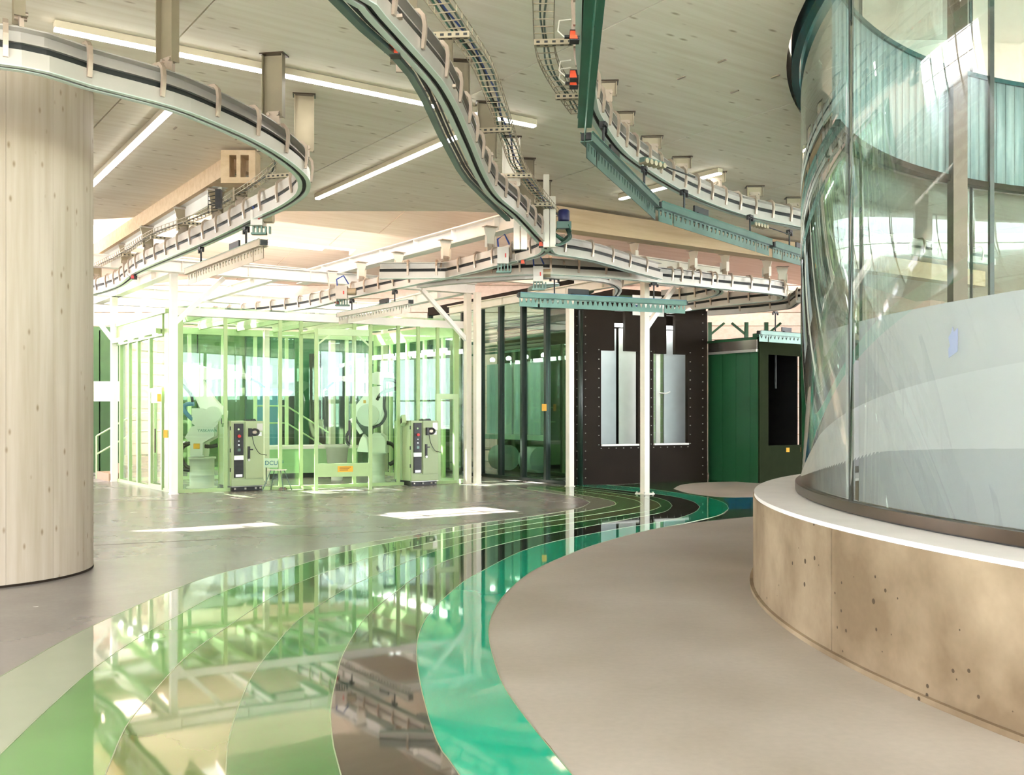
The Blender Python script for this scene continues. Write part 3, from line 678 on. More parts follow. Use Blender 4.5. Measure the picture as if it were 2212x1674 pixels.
# pale green cable duct beside the middle rail
t = thing('cable_duct', 'pale green cable duct running left of the middle rail', 'cable duct', tuple(Z(900,190,ZR)))
dpx = [(700,-25),(784,60),(850,117),(887,160),(914,207),(954,294),(991,364),(1008,388),(1051,431),(1098,475)]
for a, b in zip(dpx, dpx[1:]):
    p, q = Z(*a, ZR), Z(*b, ZR); mb = MB(); mb.bar(p, q, .05, .035); s_ = part('duct_segment', mb, M['zinc'], t)
    mb = MB(); mb.bar(p+Vector((.05,0,.02)), q+Vector((.05,0,.02)), .02, .02); mb.bar(p+Vector((.08,0,.03)), q+Vector((.08,0,.03)), .012, .012); part('cable', mb, M['black'], s_)
for x, y in ((784,60),(914,207),(991,364),(1098,475)):
    p = Z(x,y,ZR); mb = MB(); mb.bar(p+Vector((-.05,0,.04)), p+Vector((.24,.03,.08)), .05, .02); part('bracket', mb, M['bracket'], t)

# perforated struts and cable ladders
def strut(a, b, z, label, m='post'):
    pa, pb = Z(*a, z), Z(*b, z); pb.y = pa.y+(pb.y-pa.y)*.6
    t = thing('perforated_strut', label, 'mounting strut', tuple((pa+pb)/2), 0, None)
    mb = MB(); mb.bar(pa, pb, .045, .045); part('channel', mb, M[m], t)
    L = (pb-pa).length; n = max(4, int(L/.055)); d = (pb-pa).normalized(); mb = MB()
    for i in range(n):
        c = pa.lerp(pb, (i+.5)/n); mb.bar(c-d*.014, c+d*.014, .018, .047); mb.bar(c-d*.014, c+d*.014, .047, .018)
    o = part('slots', mb, M['slot'], t); o['kind'] = 'stuff'
strut((914,79),(1014,73), 4.32, 'perforated strut at the top of the middle cable ladder')
strut((1031,283),(1105,278), 4.32, 'second perforated strut down the middle cable ladder')
strut((1071,380),(1148,380), 4.32, 'third perforated strut down the middle cable ladder')
strut((1131,442),(1192,442), 4.32, 'lowest perforated strut of the middle cable ladder')
strut((1154,93),(1240,89), 4.55, 'perforated strut beside the upper orange sensor')
strut((1200,210),(1252,207), 4.55, 'perforated strut below the orange sensor pair')
strut((577,382),(645,374), 4.30, 'perforated strut inside the left hairpin')
strut((555,322),(590,324), 4.50, 'short pale perforated strut above the left hairpin ladder')
strut((500,432),(570,440), 4.30, 'perforated strut behind the black sensor of the left ladder')
strut((395,482),(470,490), 4.30, 'perforated strut on the second hanger of the left ladder')
strut((325,512),(400,522), 4.30, 'perforated strut low on the left ladder')
strut((265,550),(330,558), 4.30, 'lowest perforated strut of the left ladder by the column')
def ladder(px, z, label, w=.16, step=.14, cables=('teal','rubber','blue','zinc'), zs=None, pre=None):
    pts = [Z(x,y,(zs[i] if zs else z)) for i,(x,y) in enumerate(px)]
    if pre: pts = [Vector(p) for p in pre]+pts
    q = resample(smooth_curve(pts, 5), step=step)
    t = thing('cable_ladder', label, 'cable tray', tuple(q[len(q)//2]))
    for s_ in (-1, 1):
        for zz in (0,.05):
            mb = MB(); mb.tube([p+(Vector(((q[min(i+1,len(q)-1)]-q[max(i-1,0)]).normalized().y, -(q[min(i+1,len(q)-1)]-q[max(i-1,0)]).normalized().x, 0)))*s_*w/2+Vector((0,0,zz)) for i,p in enumerate(q)], .0045, 5); part('side_wire', mb, M['post'], t)
    mb = MB()
    for i, p in enumerate(q):
        d = (q[min(i+1,len(q)-1)]-q[max(i-1,0)]).normalized(); r = Vector((d.y,-d.x,0)).normalized()*w/2
        mb.bar(p-r, p+r, .007, .007); mb.bar(p-r, p-r+Vector((0,0,.05)), .007, .007); mb.bar(p+r, p+r+Vector((0,0,.05)), .007, .007)
    o = part('rungs', mb, M['post'], t); o['kind'] = 'stuff'
    for k, cm in enumerate(cables):
        off = (k-(len(cables)-1)/2)*.032; ph = random.random()*6
        mb = MB(); mb.tube([p+Vector(((q[min(i+1,len(q)-1)]-q[max(i-1,0)]).normalized().y, 0, 0))*(off+.012*math.sin(i*.7+ph))+Vector((0,0,.015)) for i,p in enumerate(q)], .009, 5); part('cable', mb, M[cm], t)
ladder([(935,-10),(991,67),(1044,150),(1078,241),(1098,301),(1121,365),(1168,428),(1202,468)], 4.36, 'wire cable ladder to the right of the middle rail, full of cables')
ladder([(1174,-10),(1176,100),(1190,150),(1222,205),(1250,245)], 4.58, 'wire cable ladder at the top between the middle and right rails', cables=('zinc','zinc'))
ladder([(588,330),(588,372),(500,432),(430,470),(335,505),(270,545),(212,575)], 4.33, 'thin wire cable ladder inside the left hairpin rail', w=.12, cables=('rubber',), zs=[4.62,4.36,4.33,4.33,4.33,4.33,4.33])

# ------------------------------------------------------------------ hanging perforated beams
def perf_plate(mb, x0, x1, z0, z1, y, n, t=.004):
    cw = (x1-x0)/n
    for i in range(n):
        a = x0+i*cw; b = a+cw; c = (a+b)/2; hw = cw*.30; ht = z1-(z1-z0)*.06; hb = z1-(z1-z0)*.52
        o = [(a,z0),(b,z0),(b,z1),(a,z1)]; h = [(c-cw*.07,hb),(c+cw*.07,hb),(c+hw,ht),(c-hw,ht)]
        vs = [(x,y-t,z) for x,z in o+h]+[(x,y+t,z) for x,z in o+h]
        fs = []
        for k in range(4):
            k2 = (k+1)%4; fs += [(k,k2,4+k2,4+k),(8+k,12+k,12+k2,8+k2),(4+k,4+k2,12+k2,12+k)]
        mb.add(vs, fs); mb.add([(a,y-t,z0),(b,y-t,z0),(b,y+t,z0),(a,y+t,z0),], [(0,1,2,3)]); mb.add([(a,y-t,z1),(b,y-t,z1),(b,y+t,z1),(a,y+t,z1)], [(0,1,2,3)])
def carrier(a, b, L, n, zr, label, m1='zinc', m2='teal', rods=(-.3,.3), h=.2, drive=None):
    c = (a+b)/2; ang = math.atan2((b-a).y, (b-a).x)
    t = thing('hanging_beam', label, 'conveyor carrier', tuple(c), ang, 'perforated beams hanging from the rails')
    mb = MB(); mb.box(-L/2,L/2,-.055,.055,-.008,0); mb.box(-L/2,L/2,-.05,-.042,-.075,-.008); mb.box(-L/2,L/2,.042,.05,-.075,-.008); mb.box(-L/2,L/2,-.06,.06,-.083,-.075)
    part('top_channel', mb, M[m1], t, local=True)
    mb = MB(); mb.box(-L/2,L/2,-.062,-.05,.0,.006); mb.box(-L/2,L/2,.05,.062,.0,.006); part('flange_strip', mb, M[m2], t, local=True)
    g = L*.006; cuts = [-L/2, -L*.39, L*.36, L/2]
    for x0, x1 in ((cuts[0],cuts[1]-g),(cuts[1]+g,cuts[2]-g),(cuts[2]+g,cuts[3])):
        mb = MB(); perf_plate(mb, x0, x1, -h-.03, -.083, 0, max(2, int(round((x1-x0)/L*n)))); part('perforated_plate', mb, M[m1], t, local=True)
    for s_ in (-1,):
        mb = MB(); mb.box(s_*L/2-.03, s_*L/2+.008, -.045,.045,-.072,-.01); part('end_cap', mb, M['black'], t, 'black end cap', local=True)
    mb = MB(); mb.box(L/2-.008, L/2+.03, -.045,.045,-.072,-.01); part('end_cap', mb, M['black'], t, 'black end cap', local=True)
    for r in rods:
        gap = zr-c.z
        mb = MB(); mb.tube([(r*L,0,0),(r*L,0,gap-.03)], .014, 8); mb.box(r*L-.05,r*L+.05,-.03,.03,gap-.05,gap-.012); mb.box(r*L-.09,r*L-.06,-.015,.015,gap-.09,gap-.04); mb.box(r*L+.06,r*L+.09,-.015,.015,gap-.09,gap-.04); mb.box(r*L-.09,r*L+.09,-.008,.008,gap-.06,gap-.04)
        part('hanger_rod', mb, M['black'], t, 'black hanger rod', local=True)
    mb = MB(); mb.box(-.22*L+.0, -.10*L, -.012,.012,.02,.11); mb.box(-.2*L,-.18*L,-.03,.03,.0,.03)
    part('code_plate', mb, M['black'], t, 'black slotted code plate', local=True)
    return t
def zpt(x, y, z): return Z(x, y, z)
carrier(Z(571,516,3.68), Z(405,582,3.68), 2.95, 26, ZR, 'hanging perforated beam under the far run of the left hairpin rail', m1='post', m2='teal')
carrier(Z(1264,240,4.10), Z(1288,-60,4.10), 2.95, 26, ZR2, 'green perforated beam hanging end-on at the top centre', m1='teal', m2='teal')
carrier(Z(1269,288,4.10), Z(1414,432,4.10), 2.95, 26, ZR2, 'blue-grey perforated beam hanging directly below the end-on green one', m1='zinc', m2='teal')
carrier(Z(1428,438,4.10), Z(1657,517,4.10), 3.2, 27, ZR2, 'green perforated beam hanging left of the glass drum', m1='zinc', m2='teal')
carrier(Z(1668,522,4.10), Z(1668,522,4.10)+Vector((1.9,2.3,0)), 2.95, 26, ZR2, 'perforated beam half hidden behind the left edge of the glass drum', m1='zinc', m2='teal')
carrier(Z(1122,632,3.62), Z(1480,650,3.62), (Z(1122,632,3.62)-Z(1480,650,3.62)).length, 34, ZR, 'long perforated beam crossing in front of the dark booth', m1='zinc', m2='bluegreen')
carrier(Z(882,648,3.68), Z(736,676,3.68), 2.95, 26, ZR, 'pale perforated beam hanging over the green glass cage', m1='rail', m2='teal')
carrier(Z(1640,714,3.35), Z(1640,714,3.35)+V*2.6, 2.6, 20, 3.8, 'small dark perforated beam above the green booth', m1='zinc', m2='dark')

# drive units, sensors, cable bundles on the rails
def sensor(x, y, z, label, k=1.0, m='orange', snap=None):
    c = Z(x, y, z)
    if snap is not None: c = nearest(snap, c)[0]+Vector((0,0,-.03))
    t = thing('sensor', label, 'sensor', tuple(c))
    s_ = .055*k
    mb = MB(); mb.box(-s_*.6,s_*.7,-s_*.8,s_*.8,-s_*.7,s_*.7); mb.box(-s_*1.3,-s_*.6,-s_*.3,s_*.3,-s_*.15,s_*.15); part('housing', mb, M['black'], t, local=True)
    mb = MB(); mb.prism([(-s_*.65,-s_*.55),(s_*.45,-s_*.55),(s_*.2,s_*.5),(-s_*.55,s_*.5)], (0,-s_*.84,0), (1,0,0), (0,0,1), .012); part('face', mb, M[m], t, m+' face', local=True)
    mb = MB(); mb.tube([(-s_*1.3,0,0),(-s_*2.2,0,s_*.8),(-s_*2.0,0,s_*2.2),(-s_*.4,0,s_*2.4)], .006, 6); part('cable', mb, M['ivory'], t, local=True)
sensor(853,110,ZR+.02,'orange and black sensor on the duct of the middle rail')
sensor(1240,80,ZR2,'orange and black sensor at the top of the right rail')
sensor(1239,164,ZR2,'upper of the two orange sensors stacked on the right rail')
sensor(1239,180,ZR2-.0,'lower of the two orange sensors stacked on the right rail')
sensor(1148,528,ZR-.02,'small orange sensor near the turn of the middle rail', snap=mp)
sensor(1098,570,ZR-.08,'small orange sensor beside the grey drive unit', snap=mp)
sensor(378,608,ZR-.06,'tiny dark red sensor under the far run of the left rail', m='red', snap=lp)
sensor(636,688,3.62,'small red and white sensor above the glass cage corner', m='red', k=1.3)
sensor(697,655,ZR-.06,'orange sensor on the rail above the glass cage', snap=mp)
def chain(x, y, z, label):
    c = Z(x, y, z); t = thing('chain_unit', label, 'chain unit', tuple(c), .75)
    mb = MB(); mb.box(-.18,.18,-.035,.035,-.02,.03); part('body', mb, M['zinc'], t, local=True)
    mb = MB()
    for k in range(5): mb.tube([(-.15+k*.075,-.05,-.01),(-.15+k*.075,.05,-.01)], .028, 10)
    part('wheels', mb, M['post'], t, local=True)
    mb = MB(); mb.bar((.18,0,0),(.75,0,-.03), .012, .012); part('link_rod', mb, M['slot'], t, local=True)
def drive(x, y, z, label, w=.32, h=.3):
    c = Z(x, y, z); t = thing('drive_unit', label, 'drive unit', tuple(c))
    mb = MB(); mb.box(-w*.35,w*.2,-.1,.1,-h*.5,h*.35); part('gearbox', mb, M['rail'], t, local=True)
    mb = MB(); mb.tube([(w*.2,0,0),(w*.62,0,0)], .07, 14); part('motor', mb, M['post'], t, local=True)
    mb = MB(); mb.tube([(-w*.3,0,h*.35),(-w*.34,0,h*.8),(0,0,h*1.05),(w*.25,0,h*.5)], .014, 8); part('hose', mb, M['blue'], t, 'blue hose', local=True)
    mb = MB()
    for k in range(5): mb.box(-w*.35+k*.05,-w*.35+k*.05+.02,-.02,.02,-h*.9,-h*.5)
    mb.box(-w*.4,w*.3,-.04,.04,-h*.95,-h*.85); part('bracket', mb, M['zinc'], t, local=True)
    mb = MB(); mb.box(w*.02,w*.08,-.12,-.1,-h*.2,h*.0); part('label', mb, M['red'], t, 'small red label', local=True)
drive(1090,550,ZR+.12,'grey drive unit with a blue hose at the end of the middle rail')
drive(562,470,ZR+.03,'small drive unit with cables under the left hairpin rail', .26, .22)
drive(1165,590,ZR+.0,'cluttered grey drive unit on the rail behind the long hanging beam', .3, .3)
drive(742,630,ZR+.05,'drive unit on the rail above the glass cage', .4, .3)
chain(1410,352,ZR2-.10,'small chain unit under the middle of the right rail')
chain(1640,486,ZR2-.08,'chain unit under the right rail near the drum')
# navy motor with cable bundle
c = Z(1218,475,4.25); t = thing('motor', 'navy blue motor with a loose bundle of cables at the end of the cable ladder', 'motor', tuple(c))
mb = MB(); mb.lathe([(.0,-.02),(.075,-.02),(.08,.0),(.08,.12),(.06,.14),(0,.14)], n=14); part('motor_body', mb, mat('navy paint', srgb(34,36,84), .4), t, local=True)
mb = MB(); mb.box(-.1,.1,-.06,.06,-.12,-.03); part('terminal_box', mb, M['zinc'], t, local=True)
for k in range(6):
    r = .10+.02*k; mb = MB(); mb.tube([(-.08+.01*k,0,-.08),(-.12-.01*k,.0,-.18),(.0,.02*k,-.22-r*.4),(.1,0,-.16),(.06,-.02*k,-.08)], .008, 6); part('cable', mb, M['teal'] if k % 2 else M['rubber'], t, local=True)
q = [Z(1222,492,4.15), Z(1228,512,4.0), Z(1215,524,3.9), Z(1200,530,3.85)]
for k in range(3): mb = MB(); mb.tube(smooth_curve([p+Vector((.02*k,.01*k,0)) for p in q], 5), .012, 6); part('cable', mb, M['zinc'], t)
# black terminal on the left ladder
c = Z(470,430,4.33); t = thing('terminal_box', 'black terminal with looping wires on the left cable ladder', 'junction box', tuple(c))
mb = MB(); mb.box(-.02,.05,-.04,.04,-.12,.12); part('housing', mb, M['black'], t, local=True)
for k in range(4): mb = MB(); mb.tube([(-.02,0,.1-.05*k),(-.12,0,.08-.05*k),(-.12,0,-.02-.05*k),(0,0,-.06-.03*k)], .006, 6); part('wire', mb, M['slot'], t, local=True)
# ivory support gantry at the middle turn
t = thing('support_frame', 'ivory steel gantry legs straddling the turn of the middle rail', 'support frame', tuple(Z(1180,470,CEIL)))
for x in (1116,1132,1180,1194):
    p = Z(x, 392+(x-1116)*.1, CEIL); p = P(x, 500, 12.9 if x < 1150 else 13.3); mb = MB(); mb.box(p.x-.04,p.x+.04,p.y-.04,p.y+.04,3.85 if x > 1150 else 3.75,4.52); part('upright', mb, M['ivory'], t)
for (xa, xb, Y) in ((1112,1136,12.9),(1165,1200,13.3)):
    a, b = P(xa,500,Y), P(xb,500,Y); mb = MB(); mb.box(a.x,b.x,Y-.05,Y+.05,4.46,4.54); part('crossbar', mb, M['ivory'], t)
mb = MB(); a = P(1180,500,13.3); mb.box(a.x-.04,a.x+.04,a.y-.04,a.y+.04,4.54,CEIL); part('ceiling_post', mb, M['ivory'], t)

# ------------------------------------------------------------------ white steel frame over the cage
def column(p, w, z1, label, m='white', foot=False, z0=0):
    t = thing('steel_column', label, 'column', (p.x, p.y, z0)); d = AV
    mb = MB(); h = w/2
    q = [-V*h-U*h, V*h-U*h, V*h+U*h, -V*h+U*h]; mb.hexa([(a.x,a.y,0) for a in q]+[(a.x,a.y,z1-z0) for a in q]); part('shaft', mb, M[m], t, local=True)
    k = 2.1 if foot else 1.25
    mb = MB(); q = [a*k for a in q]; mb.hexa([(a.x,a.y,0) for a in q]+[(a.x,a.y,.02) for a in q]); b = part('base_plate', mb, M[m], t, local=True)
    if foot:
        mb = MB()
        for a in q: mb.lathe([(.018,.02),(.018,.05),(0,.05)], (a.x*.8,a.y*.8,0), 8)
        part('anchor_bolt', mb, M['bolt'], b, local=True)
    return t
W1 = G(381,1066)-U*.02; W1 = W1+Vector((0,-.18,0)); W2 = G(262,1041)+Vector((-.25,.2,0)); W3 = G(1000,1043)+Vector((.12,-.3,0)); W4 = G(1031,1046); W5 = G(1231,1051); W6 = G(1393,1067)
ZT = 4.34
c1 = column(W1, .13, ZT, 'bright white steel column at the near corner of the glass cage')
c2 = column(W2, .14, ZT, 'white steel column behind the left edge of the glass cage')
c3 = column(W3, .13, ZT, 'ivory steel column at the right corner of the glass cage', 'ivory')
c4 = column(W4, .13, ZT, 'ivory steel column just right of the glass cage', 'ivory')
c5 = column(W5, .13, 4.2, 'ivory steel column in front of the dark booth corner', 'ivory')
c6 = column(W6, .13, 4.2, 'ivory steel column with a footplate in front of the booth windows', 'ivory', foot=True)
W7 = CD+Vector((.2,.3,0)); c7_ = column(W7, .14, ZT, 'ivory steel column seen through the glass cage', 'ivory')
W8 = G(560,1020); c8_ = column(G(575,1038), .12, 3.6, 'pinkish steel column standing inside the glass cage', 'ivory')
W9 = G(717,1021); c9_ = column(W9, .14, 3.6, 'pale steel column behind the tub in the cage', 'ivory')
def brace(t, p, q, w=.09): mb = MB(); mb.bar(p, q, w, w); part('brace', mb, M['white'], t)
def zz(p, z): return Vector((p.x, p.y, z))
brace(c1, zz(W1,3.35), zz(W1+V*1.0,ZT)); brace(c2, zz(W2,3.3), zz(W2-V*.8,ZT)); brace(c2, zz(W2,3.3), zz(W2+V*.8,ZT))
brace(c3, zz(W3,3.25), zz(W3-V*1.2,ZT)); brace(c6, zz(W6,3.25), zz(W6+V*.8,4.15)); pass
def beam(p, q, label, w=.2, h=.24, m='white'):
    t = thing('steel_beam', label, 'beam', tuple((Vector(p)+Vector(q))/2)); mb = MB(); mb.ibeam(p, q, w, h); part('i_section', mb, M[m], t)
    d = (Vector(q)-Vector(p)); n = int(d.length/1.2)
    for i in range(1, n):
        c = Vector(p)+d*i/n; mb = MB(); mb.bar(c-Vector((0,0,h/2-.02)), c+Vector((0,0,h/2-.02)), w*.9, .012, up=d.normalized()); part('stiffener', mb, M[m], t)
    return t
zb = ZT+.12
beam(zz(W1-V*2.5,zb), zz(W3+V*.2,zb), 'bright white steel beam along the front of the cage roof')
beam(zz(W1,zb), zz(W2+U*1.5,zb), 'white steel beam running back from the near cage corner')
beam(zz(W2-V*3,zb), zz(W7+V*.5,zb), 'white steel beam along the back of the cage')
beam(zz(W3,zb), zz(W7+U*3,zb), 'white steel beam running back from the right cage corner')
beam(zz(W1-V*2.5+U*6.5,zb), zz(W3+V*1+U*6.5,zb), 'distant white steel beam behind the cage')
beam(zz(W1+V*2.1,zb+.02), zz(W2+V*2.1+U*3,zb+.02), 'white cross beam over the first robot', .14, .2)
beam(zz(W1+V*4.3,zb+.02), zz(W2+V*4.3+U*3,zb+.02), 'white cross beam over the second robot', .14, .2)
beam(zz(W6,4.3), zz(W5+U*5,4.3), 'ivory beam running from the footplate column over the booth', .14, .2, 'ivory')
beam(zz(W4,4.75), zz(W4+V*3.4,4.75), 'ivory beam behind the long hanging beam', .14, .2, 'ivory')
a, b = Z(1110,478,4.74), Z(700,588,4.74); d = (b-a).normalized()
beam(a-d*.9, b+d*1.2, 'wide white beam slanting up to the ceiling edge over the middle rail', .24, .28)
beam(b+d*.6-V*.2, b+d*.6-V*7.2, 'white beam running left over the cage from the slanting one', .22, .26)
beam(Z(1240,545,4.4), Z(1560,590,4.4), 'ivory beam above the white loop rail', .14, .2, 'ivory')
beam(Z(1240,585,4.4), Z(1730,640,4.4), 'distant ivory beam behind the loop rail', .16, .2, 'ivory')
for i,(x0,y0,x1,y1) in enumerate(((1480,585,1740,600),(1560,628,1740,632),(1530,665,1745,668))):
    pass

# ------------------------------------------------------------------ the green glass cage
cg = thing('glass_cage', 'pale green framed glass robot cage in the left of the hall', 'robot cage', tuple(CA))
def on_front(px, z=0):                                                 # point on the front line CA-CC seen at column px
    k = (px-CX)/F; d = CC-CA; t_ = (k*CA.y-CA.x)/(d.x-k*d.y); return CA+d*t_
def on_left(px):
    k = (px-CX)/F; d = CB-CA; t_ = (k*CA.y-CA.x)/(d.x-k*d.y); return CA+d*t_
def mull_(p, w, dpt, dirv, z0=0, z1=CH, name='mullion', m='frame', par=None):
    mb = MB(); mb.wall(p-dirv*w/2, p+dirv*w/2, dpt, z0, z1); return part(name, mb, M[m], par or cg)
fd = (CC-CA).normalized(); ld = (CB-CA).normalized()
# front wall
fx = [388, 487, 605, 650, 765, 800, 860, 903, 945, 985]
fp = [on_front(x) for x in fx]
for i, p in enumerate(fp): mull_(p, .07 if i not in (0, len(fp)-1) else .12, .07, fd)
for a, b in zip(fp, fp[1:]):
    if (a-fp[3]).length < .01: continue
    mb = MB(); mb.wall(a+fd*.04, b-fd*.04, .014, .07, CH-.12); part('glass_pane', mb, M['cageglass'], cg)
mb = MB(); mb.wall(fp[0], fp[-1], .09, 0, .07); part('sill_rail', mb, M['frame'], cg)
mb = MB(); mb.wall(CA-fd*.05, CC+fd*.05, .16, CH-.14, CH+.02); part('head_beam', mb, M['white'], cg, 'white head beam')
# left wall
lx = [372, 357, 326, 300, 281, 262]
lpnt = [on_left(x) for x in lx]
mull_(on_left(364), .30, .08, ld, z1=CH+.05)
for p in lpnt[2:]: mull_(p, .09, .08, ld)
for a, b in zip(lpnt[1:], lpnt[2:]): mb = MB(); mb.wall(a, b, .014, .07, CH-.5); part('glass_pane', mb, M['cageglass'], cg)
mb = MB(); mb.wall(CA, CB, .1, 0, .07); part('sill_rail', mb, M['frame'], cg)
mb = MB(); mb.wall(on_left(357), CB, .12, CH-.5, CH-.02); part('head_panel', mb, M['frame'], cg, 'deep green head panel')
mb = MB(); mb.wall(on_left(368), CB, .2, CH-.06, CH+.02); part('head_rail', mb, M['frame'], cg)
nl = Vector((-ld.y, ld.x, 0)); nl = nl if nl.x < 0 else -nl
nl = nl if nl.dot(Vector((0,-1,0)))+nl.dot(Vector((-1,0,0))) > 0 else -nl
for x in (352, 322, 298, 277):
    p = on_left(x)+nl*.16; mb = MB(); mb.lathe([(0,0),(.05,.02),(.06,.07),(.03,.1),(0,.1)], (p.x,p.y,CH-.52), 10); part('lamp', mb, M['spot'], cg, 'small bright lamp')
mb = MB(); mb.wall(on_left(357)+nl*.14, CB+nl*.14, .1, CH-.46, CH-.36); part('lamp_rail', mb, M['frame'], cg)
# access door in the left wall
da, db = on_left(357), on_left(331)
dd = bpy.data.objects.new('access_door', None); COL.objects.link(dd); dd.parent = cg; dd.location = (da-CA)
nz_ = nl*.05
mb = MB(); dv = (db-da).normalized()
for p in (da+dv*.03, db-dv*.03): mb.wall(p-dv*.035+nz_, p+dv*.035+nz_, .05, .03, 2.12)
mb.wall(da+nz_, db+nz_, .05, 2.05, 2.13); mb.wall(da+nz_, db+nz_, .05, .03, .12); part('door_frame', mb, M['frame'], dd)
mb = MB(); mb.wall(da+nz_, db+nz_, .03, 1.82, 2.05); part('lock_panel', mb, M['frame'], dd)
mb = MB(); q = da.lerp(db,.35)+nz_*2.4; mb.tube([(q.x,q.y,.78),(q.x,q.y,1.28)], .016, 8); part('door_handle', mb, M['brown'], dd, 'brown bar handle')
mb = MB(); q = da.lerp(db,.1)+nz_*1.6; mb.box(q.x-.05,q.x+.03,q.y-.03,q.y+.03,1.84,2.0); part('lock', mb, M['yellow'], dd, 'yellow safety lock')
mb = MB(); q = on_left(365)+nl*.06; mb.box(q.x-.04,q.x+.04,q.y-.03,q.y+.03,1.1,1.26); part('safety_switch', mb, M['yellow'], cg, 'yellow safety switch')
# back walls
bx = [CB.lerp(CD, i/8) for i in range(9)]; rx = [CC.lerp(CD, i/5) for i in range(6)]
for p in bx[1:]: mull_(p, .08, .08, fd, m='framel')
for p in rx[1:-1]: mull_(p, .08, .08, ld, m='framel')
for a, b in list(zip(bx, bx[1:]))+list(zip(rx, rx[1:])):
    mb = MB(); mb.wall(a, b, .012, .07, CH-.1); part('glass_pane', mb, M['cageglass'], cg)
mb = MB(); mb.wall(CB, CD, .12, CH-.16, CH); mb.wall(CB, CD, .1, 0, .08); part('back_rail', mb, M['framel'], cg)
mb = MB(); mb.wall(CC, CD, .12, CH-.3, CH); mb.wall(CC, CD, .1, 0, .08); part('side_rail', mb, M['framel'], cg)
for i in range(1, 7):                                                  # roof ribs and roof panes
    a = CA.lerp(CC, i/7); b = CB.lerp(CD, i/7); mb = MB(); mb.bar(zz(a,CH+.0), zz(b,CH+.0), .06, .1); part('roof_rib', mb, M['framel'], cg)
for i in range(7):
    a, b, c_, d_ = CA.lerp(CC,i/7), CA.lerp(CC,(i+1)/7), CB.lerp(CD,(i+1)/7), CB.lerp(CD,i/7)
    mb = MB(); mb.hexa([zz(p,CH+.055) for p in (a,b,c_,d_)]+[zz(p,CH+.07) for p in (a,b,c_,d_)]); part('roof_pane', mb, M['glass'], cg)
# lamps inside, along the back right wall
for i in range(6):
    p = CC.lerp(CD, .12+i*.15)-fd*.25; mb = MB(); mb.wall(p-ld*.2, p+ld*.2, .08, 3.02, 3.12); part('tube_lamp', mb, M['spot'], cg, 'bright tube lamp')
# small right door
a, b = on_front(946), on_front(984); mb = MB()
for p in (a, b): mb.wall(p-fd*.05-nl*0, p+fd*.05, .09, 0, 2.05)
mb.wall(a, b, .09, 1.93, 2.05); part('door_frame', mb, M['framel'], cg)
# roller gate standing in front of the cage
g0, g1 = G(683,1060), G(800,1057); g1.z = 0
gt = thing('sliding_gate', 'green framed sliding gate with a kick panel in front of the cage', 'gate', tuple(g0)); gd = (g1-g0).normalized()
for p in (g0, g1): mb = MB(); mb.wall(p-gd*.035, p+gd*.035, .07, 0, 3.35); part('gate_post', mb, M['frame'], gt)
mb = MB(); mb.wall(g0, g1, .06, .28, .56); part('kick_panel', mb, M['frame'], gt)
mb = MB(); mb.wall(g0, g1, .06, 3.22, 3.35); part('top_bar', mb, M['framel'], gt)
mb = MB(); mb.wall(g0, g1, .012, .56, 3.2); part('glass_pane', mb, M['glass'], gt)
mb = MB(); q = g0.lerp(g1,.4); q2 = g0.lerp(g1,.68); mb.wall(q+Vector((.0,-.045,0)), q2+Vector((0,-.045,0)), .006, .38, .50); lb = part('warning_label', mb, M['yellow'], gt, 'yellow warning label')
mb = MB()
for k in range(3): mb.wall(q.lerp(q2,.12)+Vector((0,-.05,0)), q.lerp(q2,.88-.1*k)+Vector((0,-.05,0)), .004, .475-.03*k, .485-.03*k)
part('print', mb, M['brown'], lb)
mb = MB(); q = g0.lerp(g1,.62); mb.box(q.x-.02,q.x+.02,q.y-.08,q.y-.03,1.0,1.45); part('gate_handle', mb, M['black'], gt, 'black gate handle')
for p, e in ((g0, fp[3]), (g1, fp[5])):
    mb = MB(); mb.bar(zz(p,.04), zz(e,.04), .06, .06); part('return_rail', mb, M['frame'], gt); mb = MB(); mb.bar(zz(p,3.3), zz(e,3.3), .05, .05); part('return_rail', mb, M['frame'], gt)
mb = MB(); mb.bar(zz(g0,3.0), zz(g0.lerp(g1,.3),3.28), .035, .035); mb.bar(zz(g1,3.0), zz(g0.lerp(g1,.72),3.28), .035, .035); part('corner_brace', mb, M['framel'], gt)

